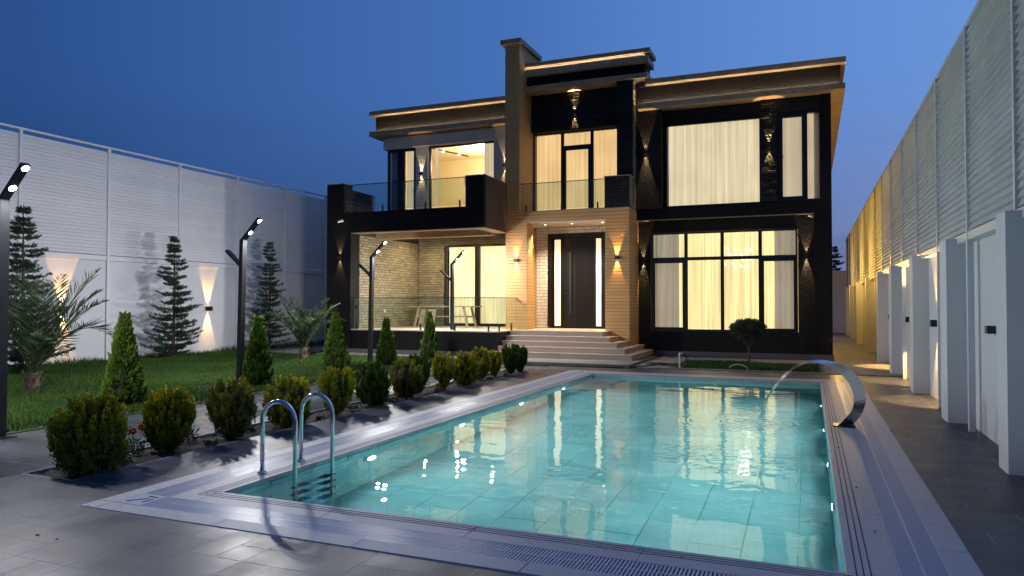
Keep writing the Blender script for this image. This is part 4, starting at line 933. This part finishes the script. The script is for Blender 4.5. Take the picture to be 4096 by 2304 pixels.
def blades(n, x0, x1, y0, y1, h, name, z=.01, bias=1.0, wd=.007):
    y = y0+(y1-y0)*RNG.random(n)**bias; x = x0+(x1-x0)*RNG.random(n)
    patch = .75+.35*np.sin(x*1.7+y*.9)*np.sin(y*1.3-x*.6); hh = h*RNG.uniform(.5, 1.25, n)*patch; a = RNG.uniform(0, 6.28, n); ln = RNG.uniform(.1, .7, n)*hh; b = RNG.uniform(0, 6.28, n)
    dx, dy = np.cos(a)*wd, np.sin(a)*wd; B = np.stack([x, y, np.full(n, z)], 1)
    V_ = np.empty((n, 3, 3)); V_[:, 0] = B+np.stack([dx, dy, 0*dx], 1); V_[:, 1] = B-np.stack([dx, dy, 0*dx], 1); V_[:, 2] = B+np.stack([np.cos(b)*ln, np.sin(b)*ln, hh], 1)
    tn = np.repeat(RNG.random(n), 3); return npmesh(name, V_.reshape(-1, 3), np.arange(3*n).reshape(n, 3), m_grass, tone=tn, kind='stuff')
blades(230000, -17.95, -9.1, 4.0, 18.6, .085, 'grass', bias=1.25, wd=.006)
blades(5000, -17.97, -17.6, 6, 24, .24, 'grass_tufts', wd=.008); blades(9000, BED[0]+.05, BED[1]-.05, BED[2]+.05, BED[3]-.05, .10, 'ground_cover', z=.02, wd=.009)
def elements(P, D, L_, Wd, tone):
    """narrow leaf-sized diamonds at P along D"""
    n = len(P); D = D/np.linalg.norm(D, axis=1, keepdims=True); rv = RNG.normal(size=(n, 3)); S = np.cross(D, rv); S /= np.linalg.norm(S, axis=1, keepdims=True)
    L_ = np.asarray(L_).reshape(-1, 1); Wd = np.asarray(Wd).reshape(-1, 1)
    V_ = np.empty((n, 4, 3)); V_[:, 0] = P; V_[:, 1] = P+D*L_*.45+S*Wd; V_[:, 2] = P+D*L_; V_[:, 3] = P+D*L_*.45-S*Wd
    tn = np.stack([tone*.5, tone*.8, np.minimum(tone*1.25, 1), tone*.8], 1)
    return V_.reshape(-1, 3), np.arange(4*n).reshape(n, 4), tn.ravel()
def thuja(x, y, w_, h, m, label, kind='round', n_cl=150, per=46, seed=1, z0=0.0, el=.05, group='clipped round shrubs in the strip beside the pool'):
    global RNG
    RNG = np.random.default_rng(seed); w_ *= .84 if kind != 'cone' else .86; h *= .94 if kind != 'cone' else .98; t = empty('thuja_shrub' if kind != 'cone' else 'conical_thuja', (x, y, z0), label, 'shrub' if kind != 'cone' else 'thuja tree', group=group)
    r = w_/2
    def rad(u):
        if kind == 'cone': return r*np.minimum(1, (u/.10)**.6)*(1-u)**1.0+.012
        if kind == 'oval': return r*np.sqrt(np.clip(1-((u-.52)/.52)**2, 0, 1))*(.45+.55*np.minimum(1, u/.45))
        if kind == 'ragged': return r*np.sqrt(np.clip(1-((u-.50)/.52)**2, 0, 1))*(.8+.3*np.minimum(1, u/.4))
        return r*np.sqrt(np.clip(1-(np.abs(u-.47)/.53)**2.3, 0, 1))
    # flame-like sprays: clusters anchored on the surface, tips pointing up and out
    u = RNG.random(n_cl)**(.85 if kind == 'cone' else 1.0); th = RNG.uniform(0, 6.28, n_cl); ph1, ph2 = RNG.uniform(0, 6.28, 2)
    rr = rad(u)*(1+.10*np.sin(3*th+ph1+u*4)+.08*np.sin(5*th+ph2)+RNG.normal(0, .045 if kind != 'ragged' else .11, n_cl)); cz = z0+.03+u*(h-.03)
    C0 = np.stack([x+rr*np.cos(th), y+rr*np.sin(th), cz], 1)
    out = np.stack([np.cos(th), np.sin(th), 0*th], 1); ax = out*(.30 if kind != 'cone' else .35)+np.array([0, 0, 1.0]); ax /= np.linalg.norm(ax, axis=1, keepdims=True)
    clen = (.16 if kind != 'cone' else .17)*h/.66*RNG.uniform(.7, 1.3, n_cl)*(1 if kind != 'cone' else .55)
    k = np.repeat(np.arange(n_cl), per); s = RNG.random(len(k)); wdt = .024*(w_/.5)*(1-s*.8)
    P = C0[k]-ax[k]*(clen[k]*.45)[:, None]+ax[k]*(s*clen[k])[:, None]+RNG.normal(size=(len(k), 3))*wdt[:, None]
    P[:, 2] = np.maximum(P[:, 2], z0+.01)
    D = ax[k]*1.3+out[k]*.40+RNG.normal(size=(len(k), 3))*.26
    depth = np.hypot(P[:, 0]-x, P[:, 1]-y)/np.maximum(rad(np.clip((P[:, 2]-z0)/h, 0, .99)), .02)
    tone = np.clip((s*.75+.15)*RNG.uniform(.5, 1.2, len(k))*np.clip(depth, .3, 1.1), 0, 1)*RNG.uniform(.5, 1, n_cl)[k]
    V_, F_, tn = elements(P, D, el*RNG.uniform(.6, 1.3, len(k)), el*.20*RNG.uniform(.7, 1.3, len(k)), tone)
    # solid dark core, blocks the view through the crown
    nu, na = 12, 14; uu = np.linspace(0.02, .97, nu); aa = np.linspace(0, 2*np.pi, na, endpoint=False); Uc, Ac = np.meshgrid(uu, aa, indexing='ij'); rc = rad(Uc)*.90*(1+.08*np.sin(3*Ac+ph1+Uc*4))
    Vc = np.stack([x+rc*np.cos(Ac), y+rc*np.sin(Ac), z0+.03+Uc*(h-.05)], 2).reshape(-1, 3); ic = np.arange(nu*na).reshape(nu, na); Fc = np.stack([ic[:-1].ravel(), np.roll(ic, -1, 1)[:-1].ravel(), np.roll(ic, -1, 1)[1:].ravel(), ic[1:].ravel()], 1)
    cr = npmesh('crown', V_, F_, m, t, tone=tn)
    npmesh('inner_core', Vc, Fc, m_core, cr)
    MB().tube([(x, y, z0-.05), (x, y, z0+h*.4)], .022, 7).build('trunk', m_bark, t)
    return t
SH = [(-6.40, 4.95, .64, .70, 'gold', 'round', 'largest dense golden round thuja at the near end of the planting strip'),
 (-6.55, 5.98, .46, .66, 'gold', 'ragged', 'narrow golden thuja beside the red geranium, second from the near end'),
 (-6.48, 6.85, .48, .68, 'bronze', 'ragged', 'ragged bronze thuja at the foot of the second lamp post'),
 (-6.40, 7.80, .58, .62, 'gold', 'round', 'broad bright golden thuja behind the pool ladder'),
 (-6.45, 8.92, .52, .65, 'gold', 'oval', 'pointed golden thuja just right of the ladder hoops'),
 (-6.50, 9.95, .52, .66, 'green', 'round', 'dark green round thuja left of the first marigold'),
 (-6.42, 10.85, .50, .64, 'bronze', 'ragged', 'brownish thuja right of the first marigold'),
 (-6.60, 11.55, .44, .66, 'green', 'oval', 'green thuja half hidden behind the brownish one'),
 (-6.52, 12.40, .42, .66, 'gold', 'oval', 'slim golden green thuja near the middle of the strip end'),
 (-6.42, 13.10, .54, .63, 'gold', 'round', 'wide golden green thuja in front of the farthest lamp post'),
 (-6.62, 14.30, .40, .64, 'gold', 'ragged', 'thin pointed thuja fourth from the steps'),
 (-6.60, 15.00, .36, .54, 'gold', 'oval', 'smallest low thuja third from the steps'),
 (-6.46, 15.65, .42, .65, 'green', 'oval', 'green thuja beside the last marigold near the steps'),
 (-6.42, 16.15, .36, .60, 'green', 'oval', 'last green thuja of the strip, nearest the steps')]
for i, (x, y, w_, h, c, kd, lb) in enumerate(SH):
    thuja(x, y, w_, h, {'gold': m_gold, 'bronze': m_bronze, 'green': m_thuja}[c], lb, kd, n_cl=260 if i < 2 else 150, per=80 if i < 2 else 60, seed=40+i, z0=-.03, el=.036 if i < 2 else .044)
CN = [(-9.9, 8.18, .62, 1.36, 'nearest conical thuja on the lawn, left of the second lamp post'), (-9.99, 11.25, .56, 1.28, 'bright conical thuja right beside the second lamp post'), (-10.24, 14.1, .66, 1.32, 'conical thuja on the lawn in front of the black pillar'),
      (-10.15, 16.15, .56, 1.17, 'shorter dark conical thuja right of the third lamp post'), (-10.1, 18.36, .54, 1.30, 'farthest conical thuja below the terrace table')]
for i, (x, y, w_, h, lb) in enumerate(CN):
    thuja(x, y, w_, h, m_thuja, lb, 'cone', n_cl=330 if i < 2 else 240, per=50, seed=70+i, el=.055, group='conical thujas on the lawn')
def cedar(x, y, w_, h, label, seed, z0=0, tiers=30, name='cedar_tree'):
    rg = np.random.default_rng(seed); t = empty(name, (x, y, z0), label, 'conifer', group='tall cedars by the left wall' if x < -10 else None)
    MB().tube([(x, y, z0-.1), (x+.03, y, z0+h*.5), (x, y, z0+h*.985)], [.055, .035, .006], 8).build('trunk', m_bark, t)
    P, D, Ls = [], [], []; br = MB()
    for k in range(tiers):
        u = (k+.5)/tiers; z = z0+.12+u*(h-.2)+rg.normal(0, .025); nb = int(7-3*u); 
        rr = w_/2*(1-u)**.62*(1.12 if u > .04 else .7)*rg.uniform(.85, 1.12)
        for j in range(nb):
            a = rg.uniform(0, 6.28); L1 = rr*rg.uniform(.5, 1.25); pts = []
            for s in np.linspace(0, 1, 9): pts.append((x+math.cos(a)*L1*s, y+math.sin(a)*L1*s, z+L1*(-.12*s+.30*s*s)))
            br.tube([pts[0], pts[4], pts[8]], [.010, .006, .002], 4, cap=False)
            nn = int(26+120*L1/(w_/2)*.5); sv = rg.random(nn)**.7
            dirv = np.array([math.cos(a), math.sin(a), .18]); side = np.array([-math.sin(a), math.cos(a), 0])
            for s in sv:
                i0 = min(int(s*8), 7); f = s*8-i0; q = np.array(pts[i0])*(1-f)+np.array(pts[i0+1])*f
                P.append(q+rg.normal(0, .012, 3)); sd = rg.choice((-1, 1)); D.append(dirv*.75+side*sd*rg.uniform(.2, .95)+np.array([0, 0, rg.uniform(-.15, .55)])); Ls.append(rg.uniform(.06, .13)*(1.1-.5*s)*(w_/1.4))
    P = np.array(P); D = np.array(D); Ls = np.array(Ls); global RNG; RNG = rg
    # each sprig: three small needles fans
    k = np.repeat(np.arange(len(P)), 3); Dn = D[k]+RNG.normal(size=(len(k), 3))*.28; Pn = P[k]+D[k]*(Ls[k]*RNG.uniform(0, .5, len(k)))[:, None]
    V_, F_, tn = elements(Pn, Dn, Ls[k], Ls[k]*.11, RNG.uniform(.1, .9, len(k)))
    cr = npmesh('crown', V_, F_, m_cedar, t, tone=tn); br.build('branches', m_bark, t, smooth=False)
cedar(-17.1, 15.75, 1.38, 3.65, 'tall layered cedar between the two lit patches of the left wall', 5)
cedar(-16.9, 19.55, 1.3, 3.75, 'tall cedar right of the second lamp post, beside the far palm', 6)
cedar(-16.4, 10.9, 1.5, 3.9, 'tall cedar behind the nearest lamp post at the left edge', 7)
cedar(1.35, 48.5, 2.4, 5.2, 'dark conifer behind the end wall of the side passage', 8, z0=-.0, tiers=26)
def palm(x, y, r, h, label, seed, nf=15, special=()):
    rg = np.random.default_rng(seed); t = empty('date_palm', (x, y, 0), label, 'palm', group='young date palms on the lawn')
    tk = MB().tube([(x, y, -.05), (x, y, .10), (x+.01, y, .38)], [.09, .10, .07], 9).build('trunk', m_bark, t)
    for i in range(10):
        a = i*2.4; MB().bar((x+.08*math.cos(a), y+.08*math.sin(a), .02+.03*i), (x+.15*math.cos(a), y+.15*math.sin(a), .14+.03*i), .05, .02).build('frond_stub', m_bark, t)
    fr = [(rg.uniform(0, 6.28) if False else i*2.399+rg.uniform(-.2, .2), rg.uniform(.12, .95), rg.uniform(.8, 1.05)) for i in range(nf)] + list(special)
    for (a, droop, ln) in fr:
        Lf = r*1.35*ln; th = math.radians(78-18*droop); px, pz = 0., .32; pts = []; n = 26; ang = th
        for j in range(n+1):
            pts.append((x+.04*math.cos(a)+px*math.cos(a), y+.04*math.sin(a)+px*math.sin(a), pz)); st_ = Lf/n; px += math.cos(ang)*st_; pz += math.sin(ang)*st_; ang -= droop*1.5/n*(.4+1.2*j/n)
        P, D, Ls = [], [], []
        for j in range(4, n+1):
            d = Vector(pts[j])-Vector(pts[j-1]); d.normalize(); sd = Vector((-math.sin(a), math.cos(a), 0)); upv = sd.cross(d)*(-1 if sd.cross(d).z < 0 else 1)
            for sub in (0, .5):
                q = Vector(pts[j-1]).lerp(Vector(pts[j]), sub); f = (j-4+sub)/(n-4); ll = Lf*.24*math.sin(math.pi*(.12+.80*f))*rg.uniform(.85, 1.1)
                for s in (-1, 1):
                    D.append(tuple(d*.75+sd*s*.75+upv*rg.uniform(.05, .45))); P.append(tuple(q)); Ls.append(ll)
        global RNG; RNG = rg
        V_, F_, tn = elements(np.array(P), np.array(D), np.array(Ls), np.full(len(P), .011), RNG.uniform(.1, .9, len(P)))
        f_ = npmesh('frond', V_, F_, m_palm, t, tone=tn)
        MB().tube(pts, list(np.linspace(.014, .003, len(pts))), 5, cap=False).build('rib', m_palm, f_)
palm(-12.9, 8.8, 1.5, 2.0, 'near date palm with long arching fronds at the left edge of the lawn', 3, 11, special=((.1, 1.1, 1.0), (-.35, 1.3, 1.0), (.5, .35, 1.1), (-.7, .8, 1.05)))
palm(-13.2, 16.7, 1.2, 1.9, 'far date palm on the lawn left of the house', 4, 16)
# ball-headed tree in the small bed
bt = empty('topiary_tree', (-1.52, 20.0, .02), 'small dark ball headed tree on a thin trunk before the ground floor window', 'tree')
bx_, by_ = -1.50, 20.0
MB().tube([(bx_, by_, 0), (bx_+.02, by_, .3), (bx_, by_, .55)], [.035, .026, .022], 8).build('trunk', m_bark, bt)
for i in range(9):
    a = i*.7; MB().tube([(bx_, by_, .42+.012*i), (bx_+.16*math.cos(a), by_+.16*math.sin(a), .66), (bx_+.30*math.cos(a), by_+.30*math.sin(a), .90)], [.013, .009, .004], 5).build('limb', m_bark, bt)
RNG = np.random.default_rng(9); n = 12000
dr_ = RNG.normal(size=(n, 3)); dr_ /= np.linalg.norm(dr_, axis=1, keepdims=True); rr = RNG.random(n)**.33; lump = 1+.10*np.sin(dr_[:, 0]*7+2)*np.sin(dr_[:, 2]*6+dr_[:, 1]*5)
P = np.array([bx_, by_, .93])+dr_*np.array([.45, .45, .28])*(rr*lump)[:, None]; P[:, 2] = np.maximum(P[:, 2], .72+RNG.uniform(-.07, .03, n)+.25*np.maximum(0, np.hypot(P[:, 0]-bx_, P[:, 1]-by_)-.25))
V_, F_, tn = elements(P, dr_+RNG.normal(size=(n, 3))*.7+np.array([0, 0, .3]), RNG.uniform(.03, .055, n), RNG.uniform(.008, .014, n), RNG.random(n))
npmesh('crown', V_, F_, m_box, bt, tone=tn)
# flowers
def leafy(x, y, r, h, label, seed, flower=None, nfl=0, cat='plant', group=None, name='bedding_plant', fr=.03):
    global RNG; RNG = np.random.default_rng(seed); t = empty(name, (x, y, -.03), label, cat, group=group); n = 130
    a = RNG.uniform(0, 6.28, n); u = RNG.random(n); P = np.stack([x+np.cos(a)*r*u*.7, y+np.sin(a)*r*u*.7, -.03+h*RNG.random(n)*.75], 1)
    D = np.stack([np.cos(a), np.sin(a), RNG.uniform(.2, 1.6, n)], 1); V_, F_, tn = elements(P, D, RNG.uniform(.03, .06, n)*(r/.1), RNG.uniform(.006, .014, n), RNG.random(n)); npmesh('leaves', V_, F_, m_leafy, t, tone=tn)
    for k in range(nfl):
        aa = k*2.4+seed; fx, fy, fz = x+r*.5*math.cos(aa)*(nfl > 1), y+r*.6*math.sin(aa)*(nfl > 1), h+.02+.015*(k % 3)
        MB().tube([(x, y, -.03), (fx, fy, fz-.01)], .003, 5).build('stem', m_leafy, t)
        nn = 70; d2 = RNG.normal(size=(nn, 3)); d2 /= np.linalg.norm(d2, axis=1, keepdims=True); P2 = np.array([fx, fy, fz])+d2*np.array([fr, fr, fr*.65])*.6
        V_, F_, tn = elements(P2, d2, np.full(nn, fr*.6), np.full(nn, fr*.28), RNG.random(nn)); npmesh('flower_head', V_, F_, flower, t, tone=tn)
leafy(-6.74, 5.72, .13, .20, 'red geranium in bloom between the two nearest shrubs', 3, m_red, 4, 'flower', name='geranium', fr=.036)
leafy(-6.72, 5.36, .12, .19, 'grey green plant with dark withered heads next to the largest shrub', 4, m_groove, 2)
leafy(-6.76, 6.45, .15, .16, 'low feathery silver green plant between narrow and ragged thuja', 6)
for (x, y), lb in (((-6.30, 10.32), 'orange marigold nearest the pool ladder, beside the dark green thuja'), ((-6.28, 11.73), 'middle orange marigold at the pool edge of the strip'), ((-6.26, 14.9), 'farthest orange marigold, near the entrance steps')):
    leafy(x, y, .07, .10, lb, 7, m_orange, 1, 'flower', 'orange marigolds in the planting strip', name='marigold', fr=.038)
for i, (x, y) in enumerate([(-6.45, 5.35), (-6.35, 6.4), (-6.6, 7.3), (-6.3, 8.35), (-6.65, 8.4), (-6.5, 9.4), (-6.35, 12.0), (-6.6, 13.7), (-6.35, 14.2), (-6.5, 10.4)]):
    leafy(x, y, .09, .07, 'low sprouting ground plant '+('between the largest shrub and the geranium', 'just past the red geranium', 'between the ragged bronze and the broad golden shrub', 'on the pool side behind the ladder hoops', 'on the lawn side behind the broad golden shrub', 'between the pointed golden and the dark round shrub', 'beyond the middle marigold', 'on the lawn side before the fourth last shrub', 'on the pool side before the farthest marigold', 'beside the nearest marigold')[i], 20+i, group='low sprouting plants in the planting strip')

# small fallen leaves and grit lying on the paving
RNG = np.random.default_rng(77); n = 90
X_ = RNG.uniform(-8.5, 1.6, n); Y_ = RNG.uniform(2.2, 17.5, n); ok = ~((X_ > PX0-.1) & (X_ < PX1+.1) & (Y_ > PY0-.1) & (Y_ < PY1+.1)) & ~((X_ > -6.9) & (X_ < -6.15) & (Y_ > 4.5))
P = np.stack([X_[ok], Y_[ok], np.full(ok.sum(), .010)], 1); D = RNG.normal(size=P.shape)*np.array([1, 1, .05]); V_, F_, tn = elements(P, D, RNG.uniform(.015, .05, len(P)), RNG.uniform(.004, .010, len(P)), RNG.random(len(P)))
npmesh('fallen_leaves', V_, F_, M('dry_leaf', (.03, .022, .014), .8), tone=tn, kind='stuff')
